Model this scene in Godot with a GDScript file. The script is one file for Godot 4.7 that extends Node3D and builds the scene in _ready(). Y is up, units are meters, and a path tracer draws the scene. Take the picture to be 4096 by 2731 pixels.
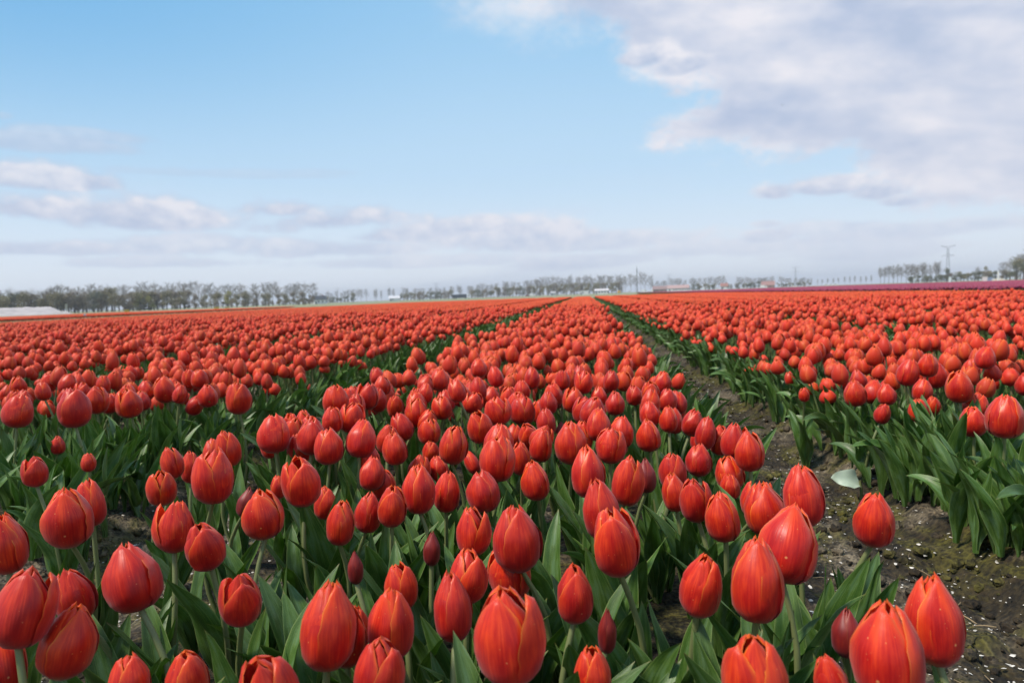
extends Node3D
# A tulip field in the polder: beds run along -Z, the camera stands over the near end of one bed.

const BED_PITCH := 1.60
const BED_MIDDLE := -0.22
const BED_HALF := 0.55
const FURROW := -0.065

var rng := RandomNumberGenerator.new()
var fine := FastNoiseLite.new()
var wide := FastNoiseLite.new()
var names := {}
var near_tulips := []      # every tulip that may become an object of its own
var M := {}                # materials
var blooms := {}           # kind -> list of variants, each a list of six petal meshes
var leaf_shapes := []
var stem_shapes := []


class Build:
	var v := PackedVector3Array()
	var n := PackedVector3Array()
	var c := PackedColorArray()
	var t := PackedVector2Array()
	var i := PackedInt32Array()

	func grid(p: PackedVector3Array, col: PackedColorArray, uv: PackedVector2Array, w: int, h: int) -> void:
		var base := v.size()
		var nn := PackedVector3Array()
		nn.resize(p.size())
		for y in h - 1:
			for x in w - 1:
				var a := y * w + x
				var b := a + 1
				var d := a + w
				var e := d + 1
				var m1 := (p[d] - p[a]).cross(p[b] - p[a])
				var m2 := (p[d] - p[b]).cross(p[e] - p[b])
				nn[a] += m1
				nn[b] += m1 + m2
				nn[d] += m1 + m2
				nn[e] += m2
				i.append_array([base + a, base + b, base + d, base + b, base + e, base + d])
		for k in nn.size():
			nn[k] = nn[k].normalized() if nn[k].length_squared() > 1e-20 else Vector3.UP
		v.append_array(p)
		n.append_array(nn)
		c.append_array(col)
		t.append_array(uv)

	func add(o: Build, at: Transform3D, tint := Color.WHITE) -> void:
		var base := v.size()
		v.append_array(at * o.v)
		n.append_array(Transform3D(at.basis.orthonormalized(), Vector3.ZERO) * o.n)
		t.append_array(o.t)
		if tint == Color.WHITE:
			c.append_array(o.c)
		else:
			for k in o.c:
				c.append(k * tint)
		for k in o.i:
			i.append(base + k)

	func tube(path: PackedVector3Array, radii: PackedFloat32Array, sides: int, col: Color, col2: Color) -> void:
		var p := PackedVector3Array()
		var cc := PackedColorArray()
		var uv := PackedVector2Array()
		for k in path.size():
			var d := (path[mini(k + 1, path.size() - 1)] - path[maxi(k - 1, 0)]).normalized()
			var s := d.cross(Vector3.RIGHT if absf(d.x) < 0.8 else Vector3.BACK).normalized()
			var q := d.cross(s)
			for j in sides + 1:
				var a := TAU * j / sides
				p.append(path[k] + (s * cos(a) + q * sin(a)) * radii[k])
				cc.append(col.lerp(col2, float(k) / (path.size() - 1)))
				uv.append(Vector2(float(j) / sides, float(k) / (path.size() - 1)))
		grid(p, cc, uv, sides + 1, path.size())

	func box(lo: Vector3, hi: Vector3, col := Color.WHITE) -> void:
		var k := [Vector3(lo.x, lo.y, lo.z), Vector3(hi.x, lo.y, lo.z), Vector3(hi.x, hi.y, lo.z), Vector3(lo.x, hi.y, lo.z), Vector3(lo.x, lo.y, hi.z), Vector3(hi.x, lo.y, hi.z), Vector3(hi.x, hi.y, hi.z), Vector3(lo.x, hi.y, hi.z)]
		for f in [[0, 1, 2, 3], [5, 4, 7, 6], [4, 0, 3, 7], [1, 5, 6, 2], [3, 2, 6, 7], [4, 5, 1, 0]]:
			face([k[f[0]], k[f[1]], k[f[2]], k[f[3]]], col)

	func face(q: Array, col := Color.WHITE) -> void:   # corners counter-clockwise seen from inside, clockwise from outside
		var base := v.size()
		var m: Vector3 = ((q[2] - q[0]) as Vector3).cross(q[1] - q[0]).normalized()
		for k in q.size():
			v.append(q[k])
			n.append(m)
			c.append(col)
			t.append(Vector2.ZERO)
		for k in q.size() - 2:
			i.append_array([base, base + k + 1, base + k + 2])

	func bar(a: Vector3, b: Vector3, r: float, col := Color.WHITE) -> void:
		tube(PackedVector3Array([a, b]), PackedFloat32Array([r, r]), 4, col, col)

	func mesh(material: Material) -> ArrayMesh:
		var arrays := []
		arrays.resize(Mesh.ARRAY_MAX)
		arrays[Mesh.ARRAY_VERTEX] = v
		arrays[Mesh.ARRAY_NORMAL] = n
		arrays[Mesh.ARRAY_COLOR] = c
		arrays[Mesh.ARRAY_TEX_UV] = t
		arrays[Mesh.ARRAY_INDEX] = i
		var m := ArrayMesh.new()
		m.add_surface_from_arrays(Mesh.PRIMITIVE_TRIANGLES, arrays)
		m.surface_set_material(0, material)
		return m


func _ready() -> void:
	rng.seed = 4711
	fine.seed = 11
	fine.frequency = 1.0
	fine.fractal_octaves = 4
	wide.seed = 23
	wide.frequency = 1.0
	wide.fractal_octaves = 5
	set_camera()
	set_sky()
	set_sun()
	make_materials()
	lay_ground()
	far_country()
	make_tulip_shapes()
	foreground_tulips()
	scatter_field()
	stand_near_tulips()
	furrow_litter()


# ---------------------------------------------------------------- camera, sky, sun

func set_camera() -> void:
	var cam := Camera3D.new()
	cam.name = "camera"
	cam.position = Vector3(0, 0.54, 0)
	cam.basis = Basis(Vector3.UP, deg_to_rad(6.27)) * Basis(Vector3.RIGHT, deg_to_rad(-3.81)) * Basis(Vector3.BACK, deg_to_rad(-1.976))
	var lens := CameraAttributesPhysical.new()
	lens.frustum_focal_length = 24.0
	lens.frustum_focus_distance = 1.05
	lens.frustum_near = 0.02
	lens.frustum_far = 9000.0
	lens.exposure_aperture = 8.0
	cam.attributes = lens
	cam.fov = 53.13
	cam.near = 0.02
	cam.far = 9000.0
	add_child(cam)
	cam.current = true


func set_sun() -> void:
	var sun := DirectionalLight3D.new()
	sun.name = "sun"
	sun.light_energy = 1.0
	sun.light_color = Color(1.0, 0.955, 0.90)
	sun.light_angular_distance = 9.0
	sun.shadow_enabled = true
	var to_sun := Vector3(-0.55, 1.0, 0.28).normalized()
	sun.basis = Basis.looking_at(-to_sun, Vector3.UP)
	add_child(sun)


func set_sky() -> void:
	var e := Environment.new()
	e.background_mode = Environment.BG_SKY
	e.tonemap_mode = Environment.TONE_MAPPER_LINEAR
	e.tonemap_exposure = 1.35
	e.background_energy_multiplier = 0.76
	e.sdfgi_enabled = true
	e.ssao_enabled = true
	e.ssil_enabled = true
	e.fog_enabled = true
	e.fog_light_color = Color(0.935, 0.96, 1.0)
	e.fog_density = 0.00032
	var sky := Sky.new()
	var pan := PanoramaSkyMaterial.new()
	pan.panorama = ImageTexture.create_from_image(paint_sky())
	sky.sky_material = pan
	e.sky = sky
	var w := WorldEnvironment.new()
	w.name = "air"
	w.environment = e
	add_child(w)


# One function of direction gives air and clouds everywhere; it is sampled finely in the part of the sky that is seen and coarsely elsewhere.
func paint_sky() -> Image:
	var W := 4096
	var H := 2048
	var low := Image.create(512, 256, false, Image.FORMAT_RGB8)
	for y in 256:
		var el := 90.0 - (y + 0.5) / 256.0 * 180.0
		for x in 512:
			var az := (x + 0.5) / 512.0 * 360.0
			low.set_pixel(x, y, sky_color(az if az < 180.0 else az - 360.0, maxf(el, 0.0)))
	low.resize(W, H, Image.INTERPOLATE_CUBIC)
	var step := 360.0 / W
	for part in [[-50.0, 0.0], [0.0, 38.0]]:
		var w := int((part[1] - part[0]) / step)
		var h := int(30.0 / step)
		var fine_part := Image.create(w, h, false, Image.FORMAT_RGB8)
		for y in h:
			for x in w:
				fine_part.set_pixel(x, y, sky_color(part[0] + (x + 0.5) * step, maxf(29.0 - (y + 0.5) * step, 0.0)))
		low.blit_rect(fine_part, Rect2i(0, 0, w, h), Vector2i(int(fposmod(part[0], 360.0) / step), int(61.0 / step)))
	return low


var cloud_bank := PackedVector2Array([Vector2(-9.7, 24.6), Vector2(-9.4, 22.8), Vector2(-6.3, 22.0), Vector2(-2.4, 21.2), Vector2(0.4, 20.6), Vector2(3.2, 19.8), Vector2(3.3, 18.5), Vector2(3.8, 17.6), Vector2(5.5, 17.0), Vector2(7.4, 15.8), Vector2(10.5, 14.3), Vector2(7.8, 13.6), Vector2(5.8, 12.5), Vector2(5.0, 11.3), Vector2(7.8, 10.8), Vector2(11.1, 10.8), Vector2(15.6, 10.2), Vector2(18.3, 10.0), Vector2(20.4, 9.6), Vector2(21.5, 8.8), Vector2(22.1, 7.9), Vector2(21.2, 7.5), Vector2(23.2, 6.5), Vector2(23.9, 5.5), Vector2(24.5, 4.9), Vector2(30.6, 4.6), Vector2(35.9, 4.3), Vector2(41.3, 4.9), Vector2(40.9, 20.9), Vector2(2.8, 30.3)])
# azimuth, elevation, half width, half height, weight
var cloud_spots := [
	[-40.2, 9.0, 4.41, 1.15, 0.90],
	[-40.9, 7.0, 6.28, 1.27, 0.95],
	[-34.3, 6.7, 7.47, 1.55, 0.95],
	[-40.8, 11.4, 5.15, 0.84, 0.60],
	[-38.5, 12.1, 4.28, 0.51, 0.50],
	[-42.1, 12.9, 0.59, 0.27, 0.35],
	[-24.3, 7.3, 4.68, 1.33, 0.95],
	[-20.0, 6.4, 9.86, 1.64, 0.90],
	[-13.0, 5.4, 11.55, 1.55, 0.90],
	[-5.8, 4.7, 10.03, 1.56, 0.85],
	[2.1, 4.1, 9.61, 1.27, 0.75],
	[-9.6, 5.8, 2.53, 0.64, 0.90],
	[-40.8, 4.3, 5.76, 0.77, 0.80],
	[-29.8, 4.6, 8.36, 0.98, 0.70],
	[-22.1, 4.2, 11.19, 1.17, 0.75],
	[-32.3, 3.3, 9.41, 0.58, 0.60],
	[-14.2, 3.0, 13.01, 0.78, 0.60],
	[2.8, 2.6, 9.57, 0.92, 0.65],
	[9.0, 3.1, 9.59, 1.11, 0.65],
	[-26.7, 9.9, 11.04, 0.39, 0.28],
	[-21.8, 10.2, 5.82, 0.30, 0.25],
	[14.9, 7.1, 2.32, 1.04, 0.98],
	[18.6, 7.3, 4.57, 1.01, 0.95],
	[22.1, 6.6, 2.46, 1.05, 0.95],
	[23.5, 5.8, 1.87, 0.68, 0.90],
	[14.4, 4.9, 1.26, 0.47, 0.70],
	[14.3, 3.9, 2.19, 0.67, 0.80],
	[18.6, 4.2, 4.87, 0.71, 0.60],
	[22.9, 3.6, 5.73, 0.87, 0.60],
	[27.7, 3.8, 5.15, 1.07, 0.65],
	[21.5, 2.4, 7.87, 0.83, 0.45],
	[5.6, 18.2, 2.70, 1.03, 0.98],
	[8.2, 17.2, 2.32, 0.98, 0.95],
]


func side_of(poly: PackedVector2Array, p: Vector2) -> float:   # signed distance, positive inside
	var best := 1e9
	for k in poly.size():
		var q := Geometry2D.get_closest_point_to_segment(p, poly[k], poly[(k + 1) % poly.size()])
		best = minf(best, p.distance_squared_to(q))
	return sqrt(best) * (1.0 if Geometry2D.is_point_in_polygon(p, poly) else -1.0)


func sky_color(az: float, el: float) -> Color:
	var a := deg_to_rad(az)
	var clear_top := Color(0.41, 0.685, 0.895)
	var t := clampf(el / 27.0, 0.0, 1.0)
	var clear := Color(0.93, 0.957, 0.99).lerp(Color(0.765, 0.878, 0.972), smoothstep(0.0, 0.40, t)).lerp(Color(0.58, 0.78, 0.935), smoothstep(0.25, 1.0, t))
	clear = clear.lerp(clear_top, 0.85 * smoothstep(0.25, 1.0, t) * smoothstep(-5.0, -48.0, az) * smoothstep(170.0, 120.0, absf(az)))
	clear = clear.lerp(Color(0.33, 0.58, 0.84), smoothstep(30.0, 85.0, el) * 0.7)
	# the cloud layer, seen in perspective
	var d := Vector3(sin(a), 0, cos(a)) * (1.0 / tan(deg_to_rad(el + 4.0)))
	var streak := wide.get_noise_3d(az * 0.035, el * 0.16, 3.0 + d.z * 0.05)
	var n := wide.get_noise_2d(d.x * 0.42 + 7.0, d.z * 0.42)
	var puff := wide.get_noise_2d(az * 0.13, el * 0.24 + 40.0)
	var detail := fine.get_noise_2d(az * 0.5, el * 0.8)
	var cover := 0.0
	var lit := 0.0
	if az > -16.0 and az < 62.0 and el < 45.0:
		var s := side_of(cloud_bank, Vector2(az, el * 1.0))
		var m := s + puff * 1.7 + detail * 0.5 + fine.get_noise_2d(az * 1.1, el * 1.7) * 0.5
		var edge := 1.05 + 2.2 * smoothstep(12.0, 22.0, el) * smoothstep(12.0, -8.0, az)
		cover = smoothstep(-edge, edge, m)
		var body := wide.get_noise_2d(az * 0.075 - el * 0.02 + 3.0, el * 0.20 + az * 0.035)
		lit = clampf(0.47 + body * 0.85 + detail * 0.10 + puff * 0.18 + smoothstep(2.2, 0.0, m) * smoothstep(-0.5, 0.8, fine.get_noise_2d(az * 0.2, el * 0.2) + 0.3) * 0.4, 0.0, 1.0)
	for b in cloud_spots:
		var dx: float = (az - b[0]) / b[2]
		if absf(dx) > 1.6:
			continue
		var dy: float = (el - b[1]) / b[3]
		var f: float = 1.0 - sqrt(dx * dx + dy * dy * (2.2 if dy < 0.0 else 1.0)) + puff * 0.45 + detail * 0.18 + streak * 0.8
		var k: float = smoothstep(-0.16, 0.42, f) * b[4]
		if k > 0.0:
			lit = lerpf(lit, clampf(0.40 + dy * 0.55 + detail * 0.5 + puff * 0.5, 0.0, 1.0), k)
			cover = maxf(cover, k)
	# everywhere else broken cloud of the same kind
	var seen := smoothstep(-62.0, -50.0, az) * smoothstep(62.0, 46.0, az) * smoothstep(40.0, 26.0, el)
	var open := smoothstep(0.02, 0.30, n + puff * 0.3 + 0.12) * (1.0 - seen)
	if open > cover:
		lit = lerpf(lit, clampf(0.5 + detail * 0.6 + streak * 0.9, 0.0, 1.0), open)
		cover = open
	# thin veils low down
	var veil := smoothstep(0.0, 0.35, streak + 0.06) * smoothstep(11.0, 3.0, el) * 0.5
	var shade := Color(0.725, 0.775, 0.875).lerp(Color(0.94, 0.93, 0.955), lit)
	shade = shade.lerp(Color(0.835, 0.87, 0.945), smoothstep(9.0, 1.0, el) * 0.42)
	var out := clear.lerp(Color(0.83, 0.87, 0.945), veil)
	return out.lerp(shade, cover * 0.96)


# ---------------------------------------------------------------- helpers

func numbered(called: String) -> String:
	var k: int = names.get(called, 0)
	names[called] = k + 1
	return called if k == 0 else "%s_%03d" % [called, k]


func thing(called: String, label: String, category: String, at: Vector3, turn := 0.0, group := "") -> Node3D:
	var o := Node3D.new()
	o.name = numbered(called)
	o.position = at
	o.rotation.y = turn
	o.set_meta("label", label)
	o.set_meta("category", category)
	if group:
		o.set_meta("group", group)
	add_child(o)
	return o


func part(called: String, mesh: Mesh, parent: Node, at := Transform3D()) -> MeshInstance3D:
	var o := MeshInstance3D.new()
	o.name = called
	o.mesh = mesh
	o.transform = at
	parent.add_child(o, true)
	return o


func structure(called: String, mesh: Mesh) -> MeshInstance3D:
	var o := part(called, mesh, self)
	o.set_meta("kind", "structure")
	return o


func stuff(called: String, label: String, mesh: Mesh, at: Array, tint: Array) -> void:
	var mm := MultiMesh.new()
	mm.transform_format = MultiMesh.TRANSFORM_3D
	mm.use_colors = true
	mm.mesh = mesh
	mm.instance_count = at.size()
	for k in at.size():
		mm.set_instance_transform(k, at[k])
		mm.set_instance_color(k, tint[k])
	var o := MultiMeshInstance3D.new()
	o.name = numbered(called)
	o.multimesh = mm
	o.set_meta("kind", "stuff")
	o.set_meta("label", label)
	add_child(o, true)


func plain(color: Color, rough := 0.8) -> StandardMaterial3D:   # linear base colour
	var m := StandardMaterial3D.new()
	m.albedo_color = color.linear_to_srgb()
	m.roughness = rough
	return m


func tinted(rough := 0.8) -> StandardMaterial3D:
	var m := StandardMaterial3D.new()
	m.vertex_color_use_as_albedo = true
	m.roughness = rough
	return m


func ground_height(x: float, z: float) -> float:
	var far := Vector2(x, z).length()
	return -0.35 * smoothstep(90.0, 600.0, far) * (1.0 - smoothstep(0.12, 0.42, x / maxf(far, 1.0)))


func at(bearing: float, far: float) -> Vector3:      # a point of the ground: degrees from the bed's direction, metres away
	var a := deg_to_rad(bearing)
	var p := Vector3(sin(a) * far, 0, -cos(a) * far)
	p.y = ground_height(p.x, p.z)
	return p


# ---------------------------------------------------------------- materials

func petal_picture(k: int) -> Image:
	var im := Image.create(160, 320, false, Image.FORMAT_RGB8)
	var spots := []
	for j in [4, 14, 8][k]:
		spots.append([rng.randf_range(0.2, 0.8), rng.randf_range(0.2, 0.85), rng.randf_range(0.005, 0.016) * (2.2 if j == 0 and k == 1 else 1.0)])
	for y in 320:
		var v := 1.0 - (y + 0.5) / 320.0            # 0 at the base of the petal, 1 at its tip
		for x in 160:
			var u := (x + 0.5) / 80.0 - 1.0
			var vein := fine.get_noise_2d(u * 11.0 + k * 31.0, v * 1.3)
			var blot := wide.get_noise_2d(u * 1.6 + k * 9.0, v * 1.9)
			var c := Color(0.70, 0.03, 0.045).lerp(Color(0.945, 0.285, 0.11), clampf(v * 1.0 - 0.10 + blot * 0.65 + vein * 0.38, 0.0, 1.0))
			var rim := maxf(absf(u), maxf(0.0, (v - 0.72) / 0.28 * 0.97))
			var e := smoothstep(0.66 + vein * 0.25, 1.0, rim) * smoothstep(0.12, 0.45, v)
			c = c.lerp(Color(0.96, 0.42, 0.13), e * (0.28 + 0.70 * smoothstep(0.5, 0.85, v)))
			c = c.lerp(Color(0.97, 0.68, 0.25), smoothstep(0.95 + vein * 0.04, 1.0, rim) * smoothstep(0.3, 0.6, v) * 0.6)
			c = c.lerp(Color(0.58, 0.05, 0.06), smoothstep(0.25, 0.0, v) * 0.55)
			for s in spots:
				var far := Vector2((u * 0.5 + 0.5 - s[0]), (v - s[1]) * 1.6).length() + vein * 0.006
				c = c.lerp(Color(0.93, 0.72, 0.45), smoothstep(s[2], s[2] * 0.3, far) * 0.8)
			im.set_pixel(x, y, c)
	return im


func leaf_picture(k: int) -> Image:
	var im := Image.create(96, 384, false, Image.FORMAT_RGB8)
	for y in 384:
		var v := 1.0 - (y + 0.5) / 384.0
		for x in 96:
			var u := (x + 0.5) / 48.0 - 1.0
			var vein := fine.get_noise_2d(u * 14.0 + k * 17.0, v * 0.8)
			var blot := wide.get_noise_2d(u * 1.1 + k * 5.0, v * 3.0)
			var dust := fine.get_noise_2d(u * 30.0, v * 90.0 + k * 3.0)
			var c := Color(0.22, 0.35, 0.13).lerp(Color(0.43, 0.54, 0.24), clampf(0.40 + vein * 0.9 + blot * 0.8, 0.0, 1.0))
			c = c.lerp(Color(0.34, 0.48, 0.37), clampf(blot * 1.3 + 0.05, 0.0, 0.55))
			c = c.lerp(Color(0.60, 0.66, 0.55), smoothstep(0.25, 0.5, dust) * 0.35)
			c = c.lerp(Color(0.62, 0.68, 0.42), smoothstep(0.90, 1.0, absf(u)) * 0.7)
			c = c.lerp(Color(0.50, 0.46, 0.25), smoothstep(0.955, 1.0, v + vein * 0.03) * 0.85)
			im.set_pixel(x, y, c)
	return im


func tex(im: Image) -> ImageTexture:
	return ImageTexture.create_from_image(im)


func make_materials() -> void:
	M.petal = []
	var veins := Image.create(160, 320, false, Image.FORMAT_RGB8)
	for y in 320:
		for x in 160:
			var h := clampf(0.5 + 0.55 * fine.get_noise_2d(x * 0.17, y * 0.006) + 0.25 * wide.get_noise_2d(x * 0.03, y * 0.02), 0.0, 1.0)
			veins.set_pixel(x, y, Color(h, h, h))
	var vein_relief := tex(veins)
	for k in 3:
		var picture := tex(petal_picture(k))
		for tint in [Color(1, 1, 1), Color(0.93, 0.86, 0.94), Color(0.98, 1, 0.85)]:
			var m := StandardMaterial3D.new()
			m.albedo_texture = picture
			m.albedo_color = tint
			m.roughness = 0.38
			m.heightmap_enabled = true
			m.heightmap_texture = vein_relief
			m.heightmap_scale = 0.022
			m.metallic_specular = 0.45
			m.backlight_enabled = true
			m.backlight = Color(0.6, 0.44, 0.34)
			m.rim_enabled = true
			m.rim = 0.28
			m.rim_tint = 0.4
			M.petal.append(m)
	M.bud = StandardMaterial3D.new()
	M.bud.albedo_texture = M.petal[0].albedo_texture
	M.bud.albedo_color = Color(0.58, 0.50, 0.62)
	M.bud.roughness = 0.5
	M.bud.rim_enabled = true
	M.bud.rim = 0.3
	M.leaf = []
	for k in 3:
		var m := StandardMaterial3D.new()
		m.albedo_texture = tex(leaf_picture(k))
		m.vertex_color_use_as_albedo = true
		m.roughness = 0.42
		m.heightmap_enabled = true
		m.heightmap_texture = vein_relief
		m.heightmap_scale = 0.02
		m.backlight_enabled = true
		m.backlight = Color(0.42, 0.52, 0.18)
		M.leaf.append(m)
	M.stem = plain(Color(0.17, 0.20, 0.075), 0.5)
	M.plant = tinted(0.5)
	M.plant.metallic_specular = 0.4
	M.plant.rim_enabled = true
	M.plant.rim = 0.12
	M.plant.rim_tint = 0.4
	M.plant.backlight_enabled = true
	M.plant.backlight = Color(0.5, 0.44, 0.3)
	M.tint = tinted(0.85)
	# soil
	var soil := StandardMaterial3D.new()
	soil.vertex_color_use_as_albedo = true
	soil.roughness = 0.95
	var grains := Image.create(512, 512, false, Image.FORMAT_RGB8)
	var relief := Image.create(512, 512, false, Image.FORMAT_RGB8)
	for y in 512:
		for x in 512:
			var f := absf(y - 256) / 256.0
			var a := fine.get_noise_3d(x * 0.10, y * 0.10, 0.0)
			var b := fine.get_noise_3d(x * 0.028, y * 0.028, 5.0)
			var g := clampf(0.72 + a * 0.75 + b * 0.45, 0.2, 1.0)
			grains.set_pixel(x, y, Color(g, g * 0.985, g * 0.95))
			var h := clampf(0.5 + a * 0.7 + b * 0.5, 0.0, 1.0)
			relief.set_pixel(x, y, Color(h, h, h))
	soil.albedo_texture = tex(grains)
	soil.heightmap_enabled = true
	soil.heightmap_texture = tex(relief)
	soil.heightmap_scale = 1.0
	soil.uv1_triplanar = true
	soil.uv1_world_triplanar = true
	soil.uv1_scale = Vector3(1.7, 1.7, 1.7)
	M.soil = soil


# ---------------------------------------------------------------- ground

func spaced(from: float, to: float, first: float, grow: float) -> PackedFloat32Array:
	var out := PackedFloat32Array([from])
	var s := first
	while out[-1] < to:
		out.append(minf(out[-1] + s, to))
		s *= grow
	return out


func bed_offset(x: float) -> float:      # distance from the middle of the nearest bed
	return absf(fposmod(x - BED_MIDDLE + BED_PITCH * 0.5, BED_PITCH) - BED_PITCH * 0.5)


func soil_height(x: float, z: float) -> float:
	var o := bed_offset(x)
	var h := FURROW * smoothstep(BED_HALF - 0.02, BED_HALF + 0.12, o)
	var rough := 0.35 + 0.65 * smoothstep(BED_HALF - 0.1, BED_HALF + 0.08, o)
	h += fine.get_noise_2d(x * 9.0, z * 9.0) * 0.016 * rough + wide.get_noise_2d(x * 2.2, z * 1.3) * 0.022 + absf(fine.get_noise_2d(x * 26.0, z * 24.0)) * 0.022 * rough
	return h


func soil_color(x: float, z: float) -> Color:
	var dry := clampf(wide.get_noise_2d(x * 3.1 + 9.0, z * 2.2) * 1.6 + fine.get_noise_2d(x * 12.0, z * 12.0) * 0.7 + (0.6 if x < -0.6 else 0.10), 0.0, 1.0)
	var c := Color(0.050, 0.036, 0.018).lerp(Color(0.30, 0.255, 0.185), dry * 0.9)
	var moss := smoothstep(0.10, 0.45, wide.get_noise_2d(x * 4.0 - 20.0, z * 3.0) + fine.get_noise_2d(x * 17.0, z * 17.0 + 8.0) * 0.5 + 0.14)
	return c.lerp(Color(0.125, 0.118, 0.018), moss * 0.85)


func lay_ground() -> void:
	# near soil: beds and furrows in relief
	var xs := PackedFloat32Array()
	var x := -4.2
	while x < 4.2:
		xs.append(x)
		var o := bed_offset(x)
		var close := absf(x - (BED_MIDDLE + BED_PITCH * 0.5)) < 0.42 or absf(x - (BED_MIDDLE - BED_PITCH * 0.5)) < 0.42
		x += 0.011 if close else 0.05 if o > BED_HALF - 0.1 else 0.08
	var zs := spaced(-0.3, 15.0, 0.012, 1.0125)
	var b := Build.new()
	var p := PackedVector3Array()
	var col := PackedColorArray()
	var uv := PackedVector2Array()
	for z in zs:
		for q in xs:
			p.append(Vector3(q, soil_height(q, -z), -z))
			col.append(soil_color(q, -z))
			uv.append(Vector2(q, z))
	b.grid(p, col, uv, xs.size(), zs.size())
	structure("furrowed_soil", b.mesh(M.soil))
	# the rest of the field's soil and the country beyond, in rings round the camera
	var g := Build.new()
	p = PackedVector3Array()
	col = PackedColorArray()
	uv = PackedVector2Array()
	var rings := PackedFloat32Array([0.0, 3.0, 8.0, 16.0, 30.0, 50.0, 70.0, 90.0, 120.0, 160.0, 220.0, 300.0, 400.0, 500.0, 600.0, 750.0, 1000.0, 1500.0, 2500.0, 4500.0])
	for r in rings:
		for k in 145:
			var a := TAU * k / 144.0
			var q := Vector3(sin(a) * r, 0, -cos(a) * r)
			var meadow := wide.get_noise_2d(q.x * 0.011, q.z * 0.011)
			q.y = ground_height(q.x, q.z) - (0.14 if r < 100.0 else 0.10)
			p.append(q)
			uv.append(Vector2(q.x, q.z))
			var grass := Color(0.20, 0.22, 0.10).lerp(Color(0.30, 0.27, 0.15), clampf(meadow + 0.4, 0.0, 1.0))
			col.append(Color(0.10, 0.08, 0.05) if r < 75.0 else grass)
	g.grid(p, col, uv, 145, rings.size())
	structure("ground", g.mesh(M.tint))


# ---------------------------------------------------------------- the far country

func bare_tree_shape(k: int, broad: float) -> Array:     # [trunk, crown], one metre tall
	rng.seed = 900 + k
	var wood := Build.new()
	var twigs := Build.new()
	var bark := Color(0.19, 0.175, 0.15)
	var twig := Color(0.26, 0.24, 0.215)
	var fork := rng.randf_range(0.22, 0.34)
	wood.tube(PackedVector3Array([Vector3.ZERO, Vector3(0.004, fork, 0.0), Vector3(rng.randf_range(-0.02, 0.02), 0.66, rng.randf_range(-0.02, 0.02)), Vector3(0, 0.92, 0)]), PackedFloat32Array([0.012, 0.009, 0.006, 0.002]), 6, bark, bark)
	for j in 15:
		var h := fork + (0.82 - fork) * j / 14.0
		var a := j * 2.4 + rng.randf() * 0.8
		var out := Vector3(cos(a), 0, sin(a))
		var reach := broad * rng.randf_range(0.7, 1.1) * (1.0 - 0.55 * float(j) / 14.0)
		var base := Vector3(0, h, 0)
		var tip := base + out * reach + Vector3(0, rng.randf_range(0.16, 0.30) * (1.15 - h * 0.75), 0)
		var mid := base.lerp(tip, 0.5) - Vector3(0, 0.015, 0) + out * reach * 0.08
		wood.tube(PackedVector3Array([base, mid, tip]), PackedFloat32Array([0.0042, 0.0028, 0.0014]), 4, bark, twig)
		for m in 12:
			var f := rng.randf_range(0.25, 1.0)
			var s := base.lerp(tip, f)
			var dir := (out * rng.randf_range(0.1, 0.9) + Vector3(rng.randf_range(-0.7, 0.7), rng.randf_range(0.4, 1.2), rng.randf_range(-0.7, 0.7))).normalized()
			var e := s + dir * rng.randf_range(0.07, 0.16)
			twigs.tube(PackedVector3Array([s, e]), PackedFloat32Array([0.0018, 0.0008]), 3, twig, twig)
			for q in 9:
				var s2 := s.lerp(e, rng.randf_range(0.3, 1.0))
				var d2 := (dir + Vector3(rng.randf_range(-0.8, 0.8), rng.randf_range(-0.3, 0.7), rng.randf_range(-0.8, 0.8))).normalized()
				var e2 := s2 + d2 * rng.randf_range(0.04, 0.09)
				var side := d2.cross(Vector3(rng.randf(), rng.randf(), rng.randf())).normalized() * 0.0016
				twigs.face([s2 - side, e2, s2 + side], twig)
	return [wood.mesh(M.tint), twigs.mesh(M.tint)]


func leafy_tree_shape(k: int, green: Color) -> Array:    # [trunk, crown], one metre tall
	rng.seed = 700 + k
	var wood := Build.new()
	var bark := Color(0.10, 0.085, 0.065)
	wood.tube(PackedVector3Array([Vector3.ZERO, Vector3(0.01, 0.3, 0), Vector3(0, 0.75, 0.01)]), PackedFloat32Array([0.03, 0.022, 0.006]), 6, bark, bark)
	var lobes := []
	for j in 9:
		var a := rng.randf() * TAU
		var h := rng.randf_range(0.22, 0.82)
		lobes.append([Vector3(cos(a) * 0.22 * rng.randf(), h, sin(a) * 0.22 * rng.randf()), rng.randf_range(0.13, 0.22)])
		wood.tube(PackedVector3Array([Vector3(0, maxf(0.1, h - 0.2), 0), lobes[-1][0]]), PackedFloat32Array([0.008, 0.003]), 4, bark, bark)
	var crown := Build.new()
	for j in 1500:
		var l = lobes[j % lobes.size()]
		var d := Vector3(rng.randfn(), rng.randfn(), rng.randfn()).normalized() * pow(rng.randf(), 0.4)
		var p: Vector3 = l[0] + d * l[1] * rng.randf_range(0.8, 1.12)
		if p.y < 0.03:
			continue
		var s := rng.randf_range(0.010, 0.030)
		var u := Vector3(rng.randfn(), rng.randfn(), rng.randfn()).normalized()
		var w := u.cross(Vector3(rng.randfn(), rng.randfn(), rng.randfn())).normalized()
		var g := green * rng.randf_range(0.7, 1.3)
		g.a = 1.0
		crown.face([p - u * s, p + w * s * 0.7, p + u * s, p - w * s * 0.7], g)
	return [wood.mesh(M.tint), crown.mesh(M.tint)]


var tree_shapes := {}


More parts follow.
